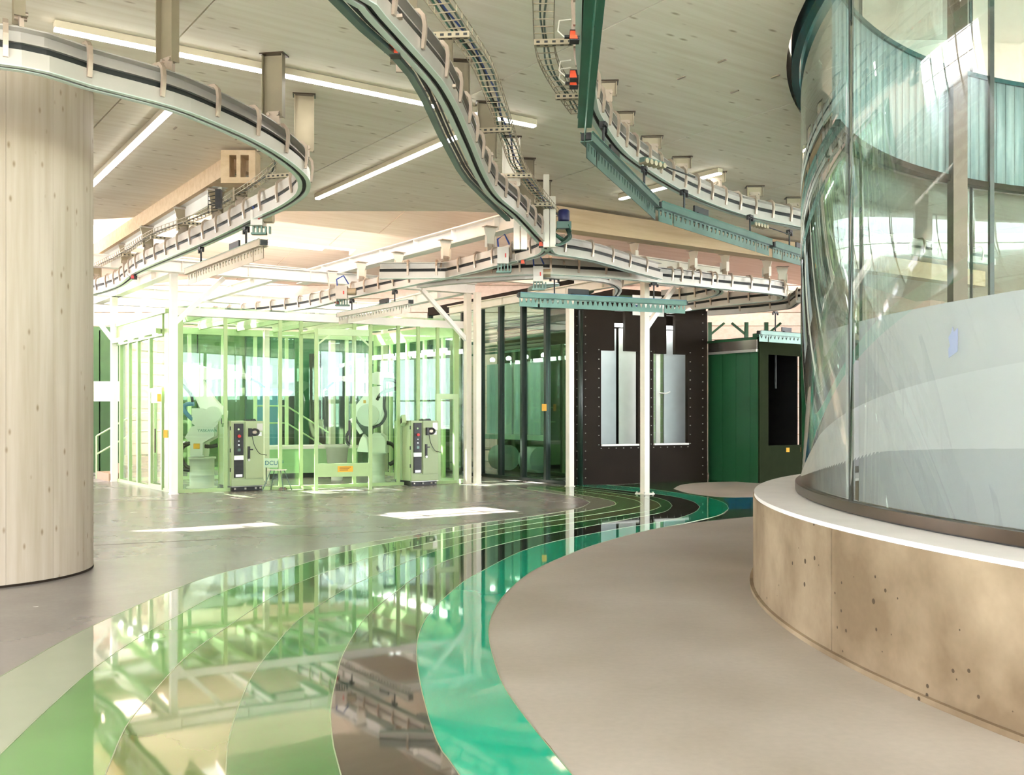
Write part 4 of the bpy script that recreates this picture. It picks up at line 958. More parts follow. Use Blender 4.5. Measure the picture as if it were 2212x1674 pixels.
# ------------------------------------------------------------------ painting robots
def robot(label, Yr, o, sc, ped, parts, hoses, labels, gun, text=None):
    def q(u, v, dy=0.0): p = P(o[0]+u/sc, o[1]+v/sc, Yr); p.y += dy; return p
    k = Yr/F/sc
    b = q((ped[0]+ped[1])/2, ped[3]); b.z = 0
    t = thing('painting_robot', label, 'industrial robot', tuple(b))
    r = (ped[1]-ped[0])/2*k; zt = q(0, ped[2]).z
    mb = MB(); mb.lathe([(r*1.25,.0),(r*1.25,.03),(r,.035),(r,zt*.4),(r*1.015,zt*.41),(r*1.015,zt*.44),(r,zt*.45),(r,zt-.05),(r*1.14,zt-.04),(r*1.14,zt)], (b.x,b.y,0), 32); part('pedestal', mb, M['robotg'], t)
    made = {}
    for name, m, thick, poly in parts:
        mb = MB(); pts = [q(u,v) for u,v in poly]; c = sum(pts, Vector())/len(pts)
        # bevelled body: wide core and narrower side layers
        mb.prism([(p.x-c.x,p.z-c.z) for p in pts], (c.x,c.y,c.z), (1,0,0), (0,0,1), thick*.74)
        mb.prism([((p.x-c.x)*.90,(p.z-c.z)*.90) for p in pts], (c.x,c.y,c.z), (1,0,0), (0,0,1), thick)
        made[name] = part(name, mb, M[m], t)
    for name, m, (u,v), rr, th in gun['joints']:
        c = q(u, v); mb = MB(); mb.tube([c+Vector((0,-th/2,0)), c+Vector((0,th/2,0))], rr*k, 20); part(name, mb, M[m], t)
    mb = MB(); mb.tube(smooth_curve([q(u,v) for u,v in gun['neck']], 4), gun['nr'], 12); part('wrist', mb, M['robotg'], t)
    mb = MB(); mb.tube([q(u,v) for u,v in gun['barrel']], gun['br'], 10); part('spray_gun', mb, M['bluegreen'], t, 'blue and white spray gun')
    mb = MB(); mb.tube([q(u,v) for u,v in gun['tip']], [gun['br']*.9]*(len(gun['tip'])-1)+[gun['br']*.4], 10); part('spray_nozzle', mb, M['robot'], t)
    for pts, rr, m in hoses:
        mb = MB(); c = smooth_curve([q(u,v,-.12) for u,v in pts], 7); c = resample(c, step=.03)
        mb.tube(c, [rr*(1.0 if i % 2 else .86) for i in range(len(c))], 8); part('hose', mb, M[m], t)
    for u0, v0, u1, v1, dy in labels:
        mb = MB(); a, b2 = q(u0,v0), q(u1,v1); mb.box(a.x,b2.x,a.y-dy-.006,a.y-dy,b2.z,a.z); part('warning_label', mb, M['yellow'], t, 'orange warning label')
    return t, q
rb1, q1 = robot('white painting robot on the left of the cage, arm reaching right', 20.9, (380,750), 5.232, (160,430,1240,1580), [
  ('base_body','robotg',.46,[(190,1235),(190,1070),(130,1020),(200,900),(260,880),(490,890),(490,1000),(350,1080),(345,1235)]),
  ('turret','robotg',.40,[(205,690),(205,860),(270,905),(495,905),(540,850),(540,760),(330,690)]),
  ('lower_arm','robot',.26,[(45,230),(130,185),(230,200),(300,350),(370,480),(440,580),(520,670),(575,720),(570,800),(470,850),(340,800),(250,610),(140,400)]),
  ('upper_arm','robot',.22,[(120,190),(220,190),(300,215),(460,250),(600,262),(700,275),(745,295),(745,340),(710,355),(460,360),(290,375),(180,330)])],
  [([(60,410),(110,440),(190,540),(205,600),(210,660)],.035,'rubber'), ([(225,640),(130,650),(115,700),(150,760),(215,820)],.05,'bluegreen'),
   ([(40,1125),(120,1085),(200,1090)],.045,'rubber'), ([(195,1080),(100,1130),(80,1230),(130,1330),(180,1360)],.042,'rubber'), ([(30,1340),(90,1370),(175,1385)],.05,'rubber'), ([(330,1115),(410,1120),(490,1105)],.045,'rubber')],
  [(420,750,500,805,.16),(240,1085,310,1145,.24)],
  dict(joints=[('shoulder_joint','robotg',(450,760),90,.44),('elbow_joint','robot',(150,265),75,.34)], neck=[(720,315),(790,330),(850,360)], nr=.06, barrel=[(850,360),(930,400),(1010,455)], br=.022, tip=[(1010,455),(1045,480),(1048,560)]))
rb2, q2 = robot('white painting robot on the right of the cage, arm reaching left', 22.4, (680,760), 5.4, (640,815,1180,1545), [
  ('base_body','robotg',.46,[(655,1180),(850,1180),(848,1040),(835,990),(790,950),(700,940),(660,1000)]),
  ('front_cover','robot',.36,[(500,1160),(540,1020),(575,960),(620,1010),(645,1170)]),
  ('lower_arm','robot',.28,[(670,410),(780,395),(820,480),(815,640),(800,760),(760,840),(560,850),(470,720),(465,655),(600,480)]),
  ('upper_arm','robot',.22,[(915,250),(820,230),(660,250),(440,275),(335,285),(335,345),(440,350),(620,365),(800,390),(925,310)])],
  [([(815,325),(920,335),(975,375),(950,430),(850,455),(780,490),(735,565)],.045,'rubber'), ([(820,320),(822,500),(818,640),(835,740),(780,840),(680,885)],.035,'rubber'),
   ([(840,1055),(920,1085),(965,1180),(940,1270),(875,1310)],.05,'rubber'), ([(430,900),(380,980),(390,1060),(420,1080)],.035,'rubber')],
  [(580,565,610,600,.18)],
  dict(joints=[('shoulder_joint','robotg',(635,740),130,.42),('elbow_joint','robot',(740,310),75,.34),('wrist_joint','framel',(235,320),38,.16)], neck=[(340,315),(290,310),(235,320)], nr=.05, barrel=[(235,330),(190,380),(130,430)], br=.026, tip=[(140,425),(105,455),(105,530)]))
mb = MB(); mb.tube([q2(440,780,-.2), q2(500,860,-.2), q2(560,950,-.2)], .045, 12); part('counter_rod', mb, M['robot'], rb2)
# maker's lettering on the first robot
def text_mesh(s, size, ext=.002):
    cu = bpy.data.curves.new('t','FONT'); cu.body = s; cu.size = size; cu.extrude = ext; cu.align_x = 'LEFT'
    o = bpy.data.objects.new('t', cu); COL.objects.link(o); me = bpy.data.meshes.new_from_object(o.evaluated_get(deps())); bpy.data.objects.remove(o); return me
def lettering(s, size, p, parent, m, rotz=0, name='lettering'):
    o = link(name, text_mesh(s, size), M[m]); o.data.materials.clear(); o.data.materials.append(M[m]); o.parent = parent; o.location = Vector(p)-root_of(parent); o.rotation_euler = (PI/2,0,rotz); return o
p = q1(285, 955, -.245); lettering('YASKAWA', .088, p, rb1, 'teal')

# ------------------------------------------------------------------ controller cabinets
def cabinet(label):
    t = thing('controller_cabinet', label, 'control cabinet', (0,0,0), AV, 'sage robot controller cabinets'); w, dp, h = .68, .80, 1.44
    L = dict(local=True)
    mb = MB(); mb.box(0,w,.012,dp,.11,h); part('body', mb, M['cabinet'], t, **L)
    mb = MB(); mb.box(.02,w-.02,.03,dp-.02,0.0,.11); b = part('plinth_base', mb, M['black'], t, 'black base', **L)
    mb = MB(); mb.box(-.012,w+.012,-.0,.03,.09,.10)
    for x in (.08, .3, .52, .62): mb.lathe([(0,.03),(.022,.03),(.022,.07),(0,.07)], (x,.02,0), 10)
    part('bolt', mb, M['bolt'], b, **L)
    mb = MB(); mb.box(0,w,-.012,.012,.11,.24); part('kick_panel', mb, M['cabinet'], t, **L)
    mb = MB(); mb.box(.285,w-.01,-.022,.010,.26,h-.015); d = part('door', mb, M['cabinet'], t, **L)
    mb = MB(); mb.box(.33,.375,-.052,-.022,.66,.92); mb.box(.375,.44,-.045,-.03,.84,.865); part('handle', mb, M['black'], d, 'black lever handle', **L)
    mb = MB(); mb.tube([(.352,-.055,.64),(.352,-.022,.64)], .026, 14); part('key_disc', mb, M['bolt'], d, **L)
    mb = MB(); mb.box(.53,w-.03,-.026,-.02,1.24,1.39); part('nameplate', mb, M['rail'], d, 'grey nameplate', **L)
    mb = MB(); mb.box(.56,.63,-.025,-.02,1.13,1.21); part('paper_label', mb, M['sheet'], d, **L)
    mb = MB(); mb.box(.055,.245,-.020,.012,.28,.64); g = part('vent_grille', mb, M['black'], t, 'black louvred vent', **L)
    mb = MB()
    for k in range(10): mb.box(.06,.24,-.026,-.018,.36+k*.026,.366+k*.026)
    part('louvres', mb, M['mull'], g, **L); bpy.data.objects[part.__name__] if False else None
    mb = MB(); mb.box(.08,.22,-.024,-.018,.295,.35); part('spec_label', mb, M['sheet'], g, **L)
    mb = MB(); mb.box(.055,.245,-.022,.012,.645,.73); part('maker_plate', mb, M['sheet'], t, 'white plate', **L)
    mb = MB(); mb.box(.055,.245,-.020,.012,.74,1.39); cp = part('control_panel', mb, M['black'], t, 'black control panel', **L)
    mb = MB(); mb.tube([(.15,-.05,1.13),(.15,-.02,1.13)], .034, 16); part('emergency_button', mb, M['red'], cp, 'red emergency button', **L)
    for z, r, m in ((1.03,.014,'sheet'),(.95,.018,'sheet')): mb = MB(); mb.tube([(.145,-.034,z),(.145,-.02,z)], r, 12); part('button', mb, M[m], cp, **L)
    mb = MB(); mb.box(.12,.18,-.028,-.02,.82,.88); part('selector', mb, M['zinc'], cp, **L)
    mb = MB(); mb.tube([(.14,-.03,1.27),(.14,-.02,1.27)], .02, 12); part('pilot_lamp', mb, M['framel'], cp, **L)
    # teach pendant coiled on its hook
    mb = MB(); ring = [(.47+.085*math.cos(a*PI/8), -.06, 1.21+.055*math.sin(a*PI/8)) for a in range(17)]; mb.tube(ring, .026, 8); mb.box(.34,.40,-.09,-.03,1.12,1.29); part('coiled_cable', mb, M['black'], t, 'black coiled cable', **L)
    mb = MB(); mb.box(.42,.50,-.07,-.03,1.17,1.25); part('hook', mb, M['bracket'], t, **L)
    mb = MB(); mb.tube(smooth_curve([(.42,-.05,1.13),(.46,-.05,.95),(.56,-.06,.78),(.68,-.05,.74),(.75,0,.73)], 5), .007, 6); part('hanging_cable', mb, M['mull'], t, 'thin hanging cable', **L)
    mb = MB(); mb.box(.36,.56,.1,.3,h,h+.03); mb.box(.5,.56,.15,.25,h+.03,h+.045); part('top_box', mb, M['black'], t, **L)
    # pendant box on the side
    mb = MB(); mb.prism([(-.13,-.02),(.02,-.10),(.10,.06),(-.05,.15)], (-.06,.28,h-.02), (.25,.97,0), (0,0,1), .09); part('pendant', mb, M['cabl'], t, 'mint teach pendant box', **L)
    mb = MB(); mb.prism([(-.08,.0),(.0,-.045),(.045,.03),(-.03,.08)], (-.115,.28,h-.02), (.25,.97,0), (0,0,1), .012); part('pendant_screen', mb, M['mull'], t, **L)
    mb = MB()
    for y in (.04, .42, dp-.03): mb.box(-.012,0,y-.008,y+.008,.12,h-.02)
    part('side_seam', mb, M['frame'], t, **L)
    for z in (.4, .8, 1.25): mb = MB(); mb.box(-.015,.0,.03,.06,z,z+.08); part('hinge', mb, M['mull'], t, **L)
    return t
cb1 = cabinet('sage green controller cabinet in front of the left robot'); c = G(500,1062); cb1.location = (c.x, c.y, 0)
cb2 = copy_tree(cb1); cb2['label'] = 'sage green controller cabinet near the right corner of the cage'; c = G(889,1050); cb2.location = (c.x, c.y, 0)

# ------------------------------------------------------------------ things inside and behind the cage
a, b = P(545,1000,24.2), P(760,1000,25.4)
t = thing('paint_tank', 'long pale green tank with a white rim inside the cage', 'tank', (a.x,a.y,0)); mb = MB(); mb.wall(zz(a,0), zz(b,0), .9, .12, .72); part('tank_body', mb, M['bin'], t)
mb = MB(); mb.wall(zz(a,0), zz(b,0), .98, .72, .80); part('rim', mb, M['white'], t)
mb = MB(); mb.wall(zz(a,0), zz(b,0), .8, 0, .12); part('feet', mb, M['mull'], t)
a = P(430,1000,25.3); b = P(545,1000,24.2)
c = P(728,1000,23.4); t = thing('plastic_tub', 'round grey plastic tub standing behind the sliding gate', 'tub', (c.x,c.y,0))
mb = MB(); mb.lathe([(.16,.12),(.20,.16),(.27,.78),(.30,.79),(.30,.86),(.26,.86),(.19,.2),(0,.2)], (0,0,0), 28); part('tub', mb, M['pot'], t, local=True)
mb = MB(); mb.lathe([(.14,0),(.14,.13),(0,.13)], (0,0,0), 20); part('stand', mb, M['robotg'], t, local=True)
# framed white board with blue lettering on the floor of the cage
p = G(566,1052); t = thing('white_board', 'white sheet with blue lettering beside the left cabinet', 'sign', tuple(p)); s_ = p.y/F
a, b = P(570,1010,p.y+1.2), P(605,990,p.y+1.2)
mb = MB(); mb.box(a.x,b.x,a.y,a.y+.02,a.z,b.z); part('sheet', mb, M['sheet'], t); lettering('DCUPF', .14, (a.x+.02,a.y-.004,a.z+.06), t, 'bluegreen')
mb = MB(); mb.tube([(a.x+.05,a.y+.03,0),(a.x+.05,a.y+.03,a.z)], .012, 6); mb.tube([(b.x-.05,a.y+.03,0),(b.x-.05,a.y+.03,a.z)], .012, 6); part('stand', mb, M['mull'], t)
mb = MB(); c = G(611,1058); mb.box(-.07,.07,-.05,.05,0,.04); mb.box(-.05,.05,-.04,.04,.04,.055); mb2 = MB(); mb2.v = [(x+c.x,y+c.y,z) for x,y,z in mb.v]; mb2.f = mb.f; mb2.sm = mb.sm
solo('door_stop', mb2, M['brown'], 'small brown floor stop in front of the cage', 'door stop')
# sawhorse stand between cabinet and gate
c = G(590,1060); t = thing('folding_stand', 'thin white folding stand beside the left cabinet', 'stand', tuple(c))
for dx, dy in ((-.18,-.1),(.22,-.1),(-.1,.25),(.3,.25)):
    mb = MB(); mb.tube([(dx*1.1,dy,0),(dx*.5+.04,dy*.4+.05,.42)], .010, 6); part('leg', mb, M['zinc'], t, local=True)
mb = MB(); mb.box(-.12,.25,-.02,.14,.42,.435); part('top', mb, M['ivory'], t, local=True)
# dark booths behind
def booth(label, a, b, dp, h, m, npan, name='spray_booth', openings=()):
    a, b = Vector((a.x,a.y,0)), Vector((b.x,b.y,0)); d = (b-a).normalized(); n = Vector((-d.y,d.x,0)); n = n if n.y > 0 else -n
    t = thing(name, label, 'spray booth', tuple(a))
    for i in range(npan):
        p, q = a.lerp(b,(i+.012)/npan), a.lerp(b,(i+.988)/npan); mb = MB()
        if i in openings: mb.wall(p, q, .06, h*.78, h); mb.wall(p, q, .06, 0, .5)
        else: mb.wall(p, q, .06+.02*(i%2), 0, h)
        part('panel', mb, M[m], t)
    mb = MB(); mb.wall(a+n*dp, b+n*dp, .06, 0, h); part('back_wall', mb, M[m], t)
    mb = MB(); mb.wall(a, a+n*dp, .06, 0, h); mb.wall(b, b+n*dp, .06, 0, h); part('side_wall', mb, M[m], t)
    mb = MB(); mb.hexa([zz(p,h) for p in (a,b,b+n*dp,a+n*dp)]+[zz(p,h+.1) for p in (a,b,b+n*dp,a+n*dp)]); part('lid', mb, M[m], t)
    return t
booth('deep green booth wall behind the left side of the cage', Vector((-12.5,26.2,0)), Vector((-7.75,28.1,0)), 2.5, 3.9, 'leafgreen', 4)
booth('dark green booth with open bays seen through the cage', Vector((-7.7,28.2,0)), Vector((-2.6,29.9,0)), 3.0, 3.9, 'darkgreen', 8, openings=(1,4,5))
# teal panels and a dark curtain behind the cage glass
for x0, x1, m, lab in ((548,602,'bluegreen','teal blue panel behind the left robot gun'),(930,950,'teal','narrow teal panel behind the right cage wall'),(668,712,'black','tall black curtain behind the cage stairs')):
    a, b = P(x0,900,26.4 if m != 'black' else 27.4), P(x1,900,26.6 if m != 'black' else 27.5); t = thing('standing_panel', lab, 'panel', (a.x,a.y,0)); mb = MB(); mb.wall(zz(a,0), zz(b,0), .05, .1, 2.3 if m != 'black' else 3.3); part('sheet', mb, M[m], t); mb = MB(); mb.wall(zz(a,0), zz(b,0), .3, 0, .1); part('foot', mb, M['mull'], t)
# white wall board on the left booth
a, b = P(206,866,25.6), P(238,822,25.6)
mb = MB(); mb.box(a.x-.3,b.x,26.2,26.24,a.z,b.z); solo('notice_board', mb, M['robotg'], 'pale grey square board on the deep green wall at the far left', 'board')
# stairs
def stairs(label, p, n, w, run, dirv, rail_side=1):
    t = thing('steps', label, 'stairs', tuple(p)); side = Vector((-dirv.y,dirv.x,0))
    for i in range(n):
        a = p+dirv*run*i; mb = MB(); mb.wall(a, a+dirv*run*(n-i), w, .19*i, .19*(i+1)-.005) ; part('step', mb, M['step'], t)
    s0 = p+side*rail_side*(w/2+.05); s1 = s0+dirv*run*n
    for hh in (.95,.5):
        mb = MB(); mb.tube([zz(s0,hh+.1), zz(s1,hh+.1+.19*n), zz(s1+dirv*.8,hh+.1+.19*n)], .022, 8); part('handrail' if hh > .6 else 'mid_rail', mb, M['framel'], t)
    for q, b in ((s0,0),(s1,.19*n)): mb = MB(); mb.tube([zz(q,0), zz(q,1.05+b)], .022, 8); part('baluster', mb, M['framel'], t)
stairs('timber steps with a pale handrail left of the glass cage', G(222,1037), 3, 1.2, .32, V, 1)
stairs('steps with a pale green handrail behind the glass cage', P(697,1030,27.0)*1.0-Vector((0,0,P(697,1030,27.0).z)), 4, 1.0, .32, -V, 1)

# ------------------------------------------------------------------ dark spray booth with windows
E_, G_, H_ = G(1040,1028), G(1240,1048), G(1525,1038); E_.z = G_.z = H_.z = 0
gh = (H_-G_).normalized(); ge = (E_-G_).normalized(); gn = Vector((gh.y,-gh.x,0)); gn = gn if gn.y < 0 else -gn
BH = 4.05
def on_gh(px): k = (px-CX)/F; d = H_-G_; t_ = (k*G_.y-G_.x)/(d.x-k*d.y); return G_+d*t_
def zof(px, y): p = on_gh(px); return EYE+(HZ-y)/F*p.y
sb = thing('spray_booth', 'dark brown spray booth with two tall window openings and bolted edges', 'spray booth', tuple(G_))
w1a, w1b, w2a, w2b = on_gh(1296), on_gh(1376), on_gh(1409), on_gh(1483)
s1a, s1b, s2a, s2b = on_gh(1325), on_gh(1348), on_gh(1437), on_gh(1456)
zt1, zb1, zt2, zb2 = zof(1335,758), zof(1335,961), zof(1445,765), zof(1445,959)
def wp(a, b, z0, z1, m='dark', th=.1, name='wall_panel', par=None): mb = MB(); mb.wall(a, b, th, z0, z1); return part(name, mb, M[m], par or sb)
wp(G_, w1a, 0, BH); wp(w1a, w1b, 0, zb1); wp(w1b, w2a, 0, BH); wp(w2a, w2b, 0, zb2); wp(w2b, H_, 0, BH)
wp(w1a, s1a, zt1, BH); wp(s1b, w1b, zt1, BH); wp(w2a, s2a, zt2, BH); wp(s2b, w2b, zt2, BH); wp(s1a, s1b, zof(1335,672), BH); wp(s2a, s2b, zof(1445,682), BH)
for a, b, z0 in ((w1a,w1b,zb1),(w2a,w2b,zb2)): wp(a+gn*.02, b+gn*.02, z0-.02, z0+.02, 'white', .16, 'window_sill')
# bolts
bm_ = MB()
def bolts(a, b, z0, z1, n):
    for i in range(n): z = z0+(z1-z0)*i/(n-1); p = a.lerp(b, i/(n-1))+gn*.055; bm_.lathe([(0,0),(.013,0),(.013,.02),(0,.02)], (p.x,p.y,z), 6)
for px in (1244, 1262, 1515): bolts(on_gh(px), on_gh(px), .15, BH-.1, 20)
for px in (1291, 1381, 1404, 1488): bolts(on_gh(px), on_gh(px), zb1, zt1, 11)
bolts(w1a, w1b, zb1-.08, zb1-.08, 6); bolts(w2a, w2b, zb2-.08, zb2-.08, 6)
o = part('bolt_row', bm_, M['bolt'], sb); o['kind'] = 'stuff'
# inside of the booth
inn = -gn
for a, b, off, m, z0, z1 in ((on_gh(1286),on_gh(1328),.62,'panel',.7,3.6),(on_gh(1326),on_gh(1361),.62,'panel',.7,3.6),(on_gh(1362),on_gh(1432),.5,'robotg',.7,3.6),(on_gh(1425),on_gh(1466),.66,'framel',.7,3.6),(on_gh(1460),on_gh(1535)-gh*.1,.5,'panel',.7,3.6),(on_gh(1290),on_gh(1318),.58,'panel',1.3,2.5)):
    mb = MB(); mb.wall(a+inn*off, b+inn*off, .03, z0, z1); part('inner_panel', mb, M[m], sb)
for k in range(14): mb = MB(); z = .8+k*.17; mb.wall(on_gh(1430)+inn*.635, on_gh(1464)+inn*.635, .02, z, z+.012); part('ribbing', mb, M['robotg'], sb)
mb = MB(); p = on_gh(1443)+inn*.42; mb.box(p.x-.05,p.x+.05,p.y-.05,p.y+.05,.7,BH); part('inner_post', mb, M['rail'], sb)
mb = MB(); p = on_gh(1447)+inn*.2; mb.tube([p+Vector((-.14,0,zof(1445,848))), p+Vector((.0,-.05,zof(1445,850)-.0)), p+Vector((.12,0,zof(1445,846)))], .016, 8); part('inner_handle', mb, M['white'], sb)
dpth = 1.15
mb = MB(); mb.wall(G_+inn*dpth, H_+inn*dpth, .08, 0, BH); part('back_wall', mb, M['dark'], sb)
mb = MB(); mb.wall(H_, H_+inn*dpth, .08, 0, BH); part('side_wall', mb, M['dark'], sb)
mb = MB(); mb.hexa([zz(p,BH) for p in (G_,H_,H_+inn*dpth,G_+inn*dpth)]+[zz(p,BH+.06) for p in (G_,H_,H_+inn*dpth,G_+inn*dpth)]); part('lid', mb, M['dark'], sb)
mb = MB(); a, b = on_gh(1290)+inn*.3, on_gh(1490)+inn*.3; mb.wall(a, b, .2, 3.62, 3.68); part('strip_lamp', mb, M['spot'], sb, 'strip lamp inside the booth')
mb = MB(); mb.lathe([(.0,0),(.07,0),(.07,3.9),(0,3.9)], tuple(G_+gh*.12+gn*.06), 14); part('corner_pipe', mb, M['mull'], sb)
# boxes and duct on top
tp = thing('roof_unit', 'dark upper housing on top of the spray booth', 'ventilation unit', tuple(zz(on_gh(1340)+inn*.9, BH+.06)))
mb = MB(); mb.wall(on_gh(1345)+inn*.9, on_gh(1462)+inn*.9, 1.2, BH+.06, 4.5); part('housing', mb, M['dark'], tp)
mb = MB(); mb.wall(on_gh(1350)+inn*.28, on_gh(1400)+inn*.28, .05, BH+.12, 4.35); part('side_panel', mb, M['darkgreen'], tp)
c = on_gh(1262)+inn*1.1; t = thing('round_duct', 'round silver-green duct cap on top of the booth corner', 'duct', (c.x,c.y,BH+.06))
mb = MB(); mb.lathe([(.70,0),(.70,.3),(.78,.34),(.78,.42),(.74,.46),(0,.5)], (0,0,0), 40); part('duct_cap', mb, M['zinc'], t, local=True)
mb = MB(); mb.lathe([(.8,.0),(.8,.05),(.72,.06)], (0,0,0), 40); part('flange', mb, M['railedge'], t, local=True)
# sign with blue marks on the booth front
a, b = on_gh(1362)+gn*.09, on_gh(1429)+gn*.09
t = thing('sign', 'white sign with navy bar and light blue mark on the dark booth', 'sign', tuple(zz(a,zof(1395,683))))
mb = MB(); mb.wall(a, b, .02, zof(1395,683), zof(1395,640)); part('board', mb, M['sheet'], t)
m_navy = mat('navy print', srgb(34,52,120), .5); m_cyan = mat('cyan print', srgb(80,180,210), .5); M['navy'] = m_navy; M['cyan'] = m_cyan
ax = (b-a).normalized(); L_ = (b-a).length; o_ = zz(a+gn*.014, zof(1395,683)); hh = zof(1395,640)-zof(1395,683)
mb = MB(); mb.prism([(L_*.07,hh*.42),(L_*.38,hh*.36),(L_*.38,hh*.46),(L_*.07,hh*.52)], o_, ax, (0,0,1), .006); part('navy_bar', mb, M['navy'], t, 'navy bar')
mb = MB(); mb.prism([(L_*.38*math.cos(0)-L_*.13*(1-math.cos(i*PI/8)), hh*.30-hh*.14*math.sin(i*PI/8)) for i in range(9)], o_, ax, (0,0,1), .006); part('cyan_mark', mb, M['cyan'], t, 'light blue half disc')
mb = MB(); mb.prism([(L_*.78,hh*.36),(L_*.80,hh*.34),(L_*.88,hh*.48),(L_*.86,hh*.52)], o_, ax, (0,0,1), .006); part('navy_stroke', mb, M['navy'], t)
# ---- glazed side of the booth
E2 = G_+ge*(G_-E_).length*1.65
gf = thing('booth_glazing', 'dark green glazed front with black mullions left of the dark booth', 'glass wall', tuple(E_))
def on_ge(px): k = (px-CX)/F; d = E_-G_; t_ = (k*G_.y-G_.x)/(d.x-k*d.y); return G_+d*t_
mx_ = [1234, 1182, 1131, 1083, 1041]; mp_ = [on_ge(x) for x in mx_]; stp = (mp_[4]-mp_[3]).length
for k in range(1, 4): mp_.append(mp_[4]+ge*stp*k)
GH = 4.45
for p in mp_: mb = MB(); mb.wall(p-ge*.045, p+ge*.045, .14, 0, GH); part('mullion', mb, M['mull'], gf)
for a, b in zip(mp_, mp_[1:]): mb = MB(); mb.wall(a+ge*.045, b-ge*.045, .014, .06, GH-.1); part('glass_pane', mb, M['boothglass'], gf)
mb = MB(); mb.wall(mp_[0], mp_[-1], .16, GH-.08, GH+.14); part('head_beam', mb, M['dark'], gf)
mb = MB(); mb.wall(mp_[0], mp_[-1], .16, 0, .07); part('sill', mb, M['mull'], gf)
p = on_ge(1186); mb = MB(); q = p+Vector((-.12,-.1,0)); mb.box(q.x-.05,q.x+.06,q.y-.01,q.y+.01,1.66,1.82); part('warning_label', mb, M['yellow'], gf, 'small yellow label')
# machinery behind the glazing
gi = Vector((ge.y,-ge.x,0)); gi = gi if gi.x > 0 else -gi
mc = thing('paint_machine', 'machine of pale panels, pipes and drums behind the green glazing', 'machine', tuple(mp_[2]+gi*1.6))
for k in range(7):
    a = G_+gi*1.5+ge*(1.35+k*.70); b = a+ge*.6; mb = MB(); mb.wall(a, b, .06, 1.05, 3.0); part('panel', mb, M['panel'], mc)
mb = MB(); mb.wall(G_+gi*1.4+ge*1.3, G_+gi*1.4+ge*6, .7, .92, 1.04); part('ledge', mb, M['robotg'], mc)
mb = MB(); mb.wall(G_+gi*1.9+ge*1.3, G_+gi*1.9+ge*6.2, .1, 0, 4.3); part('back_wall', mb, M['dark'], mc)
for k, (s_, r) in enumerate(((1.6,.32),(2.4,.0),(3.3,.34),(4.8,.34))):
    if r: c = G_+gi*1.2+ge*s_; mb = MB(); mb.tube([zz(c-ge*.25,.42), zz(c+ge*.3,.42)], r, 22); part('drum', mb, M['robotg'], mc)
for k in range(9):
    z = 3.25+k*.11; c = G_+gi*(.9+.12*(k%3)); mb = MB(); mb.tube([zz(c+ge*1.3,z), zz(c+ge*6,z)], .03+.012*(k%2), 8); part('pipe', mb, M['rail' if k % 3 else 'zinc'], mc)
for k in range(5):
    c = G_+gi*.7+ge*(1.4+k*.8); mb = MB(); mb.lathe([(0,0),(.06,.0),(.07,.06),(.03,.1),(0,.1)], (c.x,c.y,3.0), 12); part('round_lamp', mb, M['spot'], mc, 'small round lamp')
t_ = Vector(G_+gi*.8+ge*3.0)
mb = MB()
for k in range(3): z = .35+k*.3; mb.bar(zz(G_+gi*.5+ge*4.4,z), zz(G_+gi*.5+ge*6.0,z), .02, .02)
part('low_rail', mb, M['rail'], mc)

# ------------------------------------------------------------------ green booth on the right
A_, B_ = G(1530,1036), G(1638,1044); A_.z = B_.z = 0; bd_ = V
C_ = B_+V*4.2
gb = thing('green_booth', 'dark green booth with a large black opening beside the glass drum', 'spray booth', tuple(B_))
gnv = Vector((V.y,-V.x,0)); gnv = gnv if gnv.y < 0 else -gnv
side = (A_-B_).normalized(); n = 7
for k in range(n):
    a, b = B_.lerp(A_-side*.05,(k+.01)/n), B_.lerp(A_-side*.05,(k+.99)/n); mb = MB(); mb.wall(a, b, .05+.012*(k%2), 0, 3.1); part('side_panel', mb, M['darkgreen'], gb)
mb = MB(); mb.wall(B_, A_-side*.05, .10, 3.08, 3.30); part('steel_fascia', mb, M['steel'], gb, 'brushed steel fascia')
mb = MB(); mb.wall(B_, A_-side*.05, .14, 3.02, 3.08); part('edge_trim', mb, M['rail'], gb)
def on_bc(px): k = (px-CX)/F; d = C_-B_; t2 = (k*B_.y-B_.x)/(d.x-k*d.y); return B_+d*t2
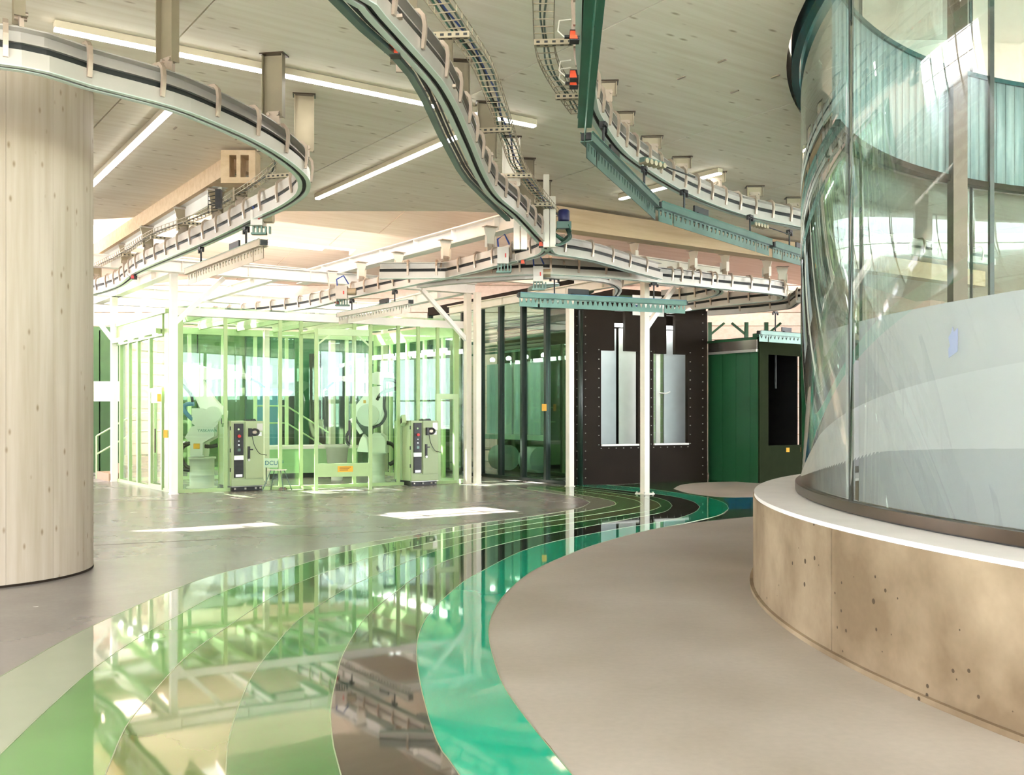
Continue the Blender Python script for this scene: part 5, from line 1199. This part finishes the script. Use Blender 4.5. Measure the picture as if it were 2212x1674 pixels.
oa, ob = on_bc(1657), on_bc(1729); zo0, zo1 = .86, EYE+(HZ-766)/F*oa.y
for a, b, z0, z1 in ((B_,oa,0,3.4),(oa,ob,0,zo0),(oa,ob,zo1,3.4),(ob,C_,0,3.4)): mb = MB(); mb.wall(a, b, .08, z0, z1); part('front_panel', mb, M['olive'], gb)
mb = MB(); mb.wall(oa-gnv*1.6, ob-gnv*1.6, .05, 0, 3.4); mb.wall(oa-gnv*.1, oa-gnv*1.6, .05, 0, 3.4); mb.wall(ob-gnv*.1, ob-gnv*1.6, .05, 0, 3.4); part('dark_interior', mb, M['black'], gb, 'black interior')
mb = MB(); mb.wall(B_-V*.05, C_, .25, 3.36, 3.44); part('canopy', mb, M['darkgreen'], gb)
mb = MB(); q = on_bc(1697)+gnv*.05; mb.box(q.x-.05,q.x+.05,q.y-.008,q.y+.008,.70,.80); part('yellow_label', mb, M['yellow'], gb, 'yellow label')
mb = MB(); mb.hexa([zz(p,3.30) for p in (B_,C_,C_-gnv*1.7,B_-gnv*1.7)]+[zz(p,3.36) for p in (B_,C_,C_-gnv*1.7,B_-gnv*1.7)]); part('lid', mb, M['darkgreen'], gb)
q = on_bc(1697)-gnv*.3; mb = MB(); mb.tube([zz(q,3.2), zz(q,2.2)], .03, 8); part('hanging_rod', mb, M['slot'], gb)
# dark panel standing in for the shade in the recess between the booths
mb = MB(); a, b = G(1526,1036), G(1600,1034); mb.wall(zz(a+U*.5,0), zz(b+U*1.3,0), .06, 0, 3.3); solo('shade_panel', mb, M['dark'], 'dark panel painted as the shade between the dark booth and the green booth', 'panel')
for i, px in enumerate((1533, 1612, 1655)):
    p = P(px, 800, 26.5); lab = ('green post rising left of the green booth roof','green post standing mid way behind the green booth','green post rising by the drum behind the green booth')[i]
    t = thing('green_post', lab, 'post', (p.x,p.y,0)); mb = MB(); mb.box(-.05,.05,-.05,.05,0,4.1); part('shaft', mb, M['darkgreen'], t, local=True); mb = MB(); mb.bar((0,0,3.75),(.4 if i != 1 else -.4,0,4.08), .06, .06); part('brace', mb, M['darkgreen'], t, local=True)
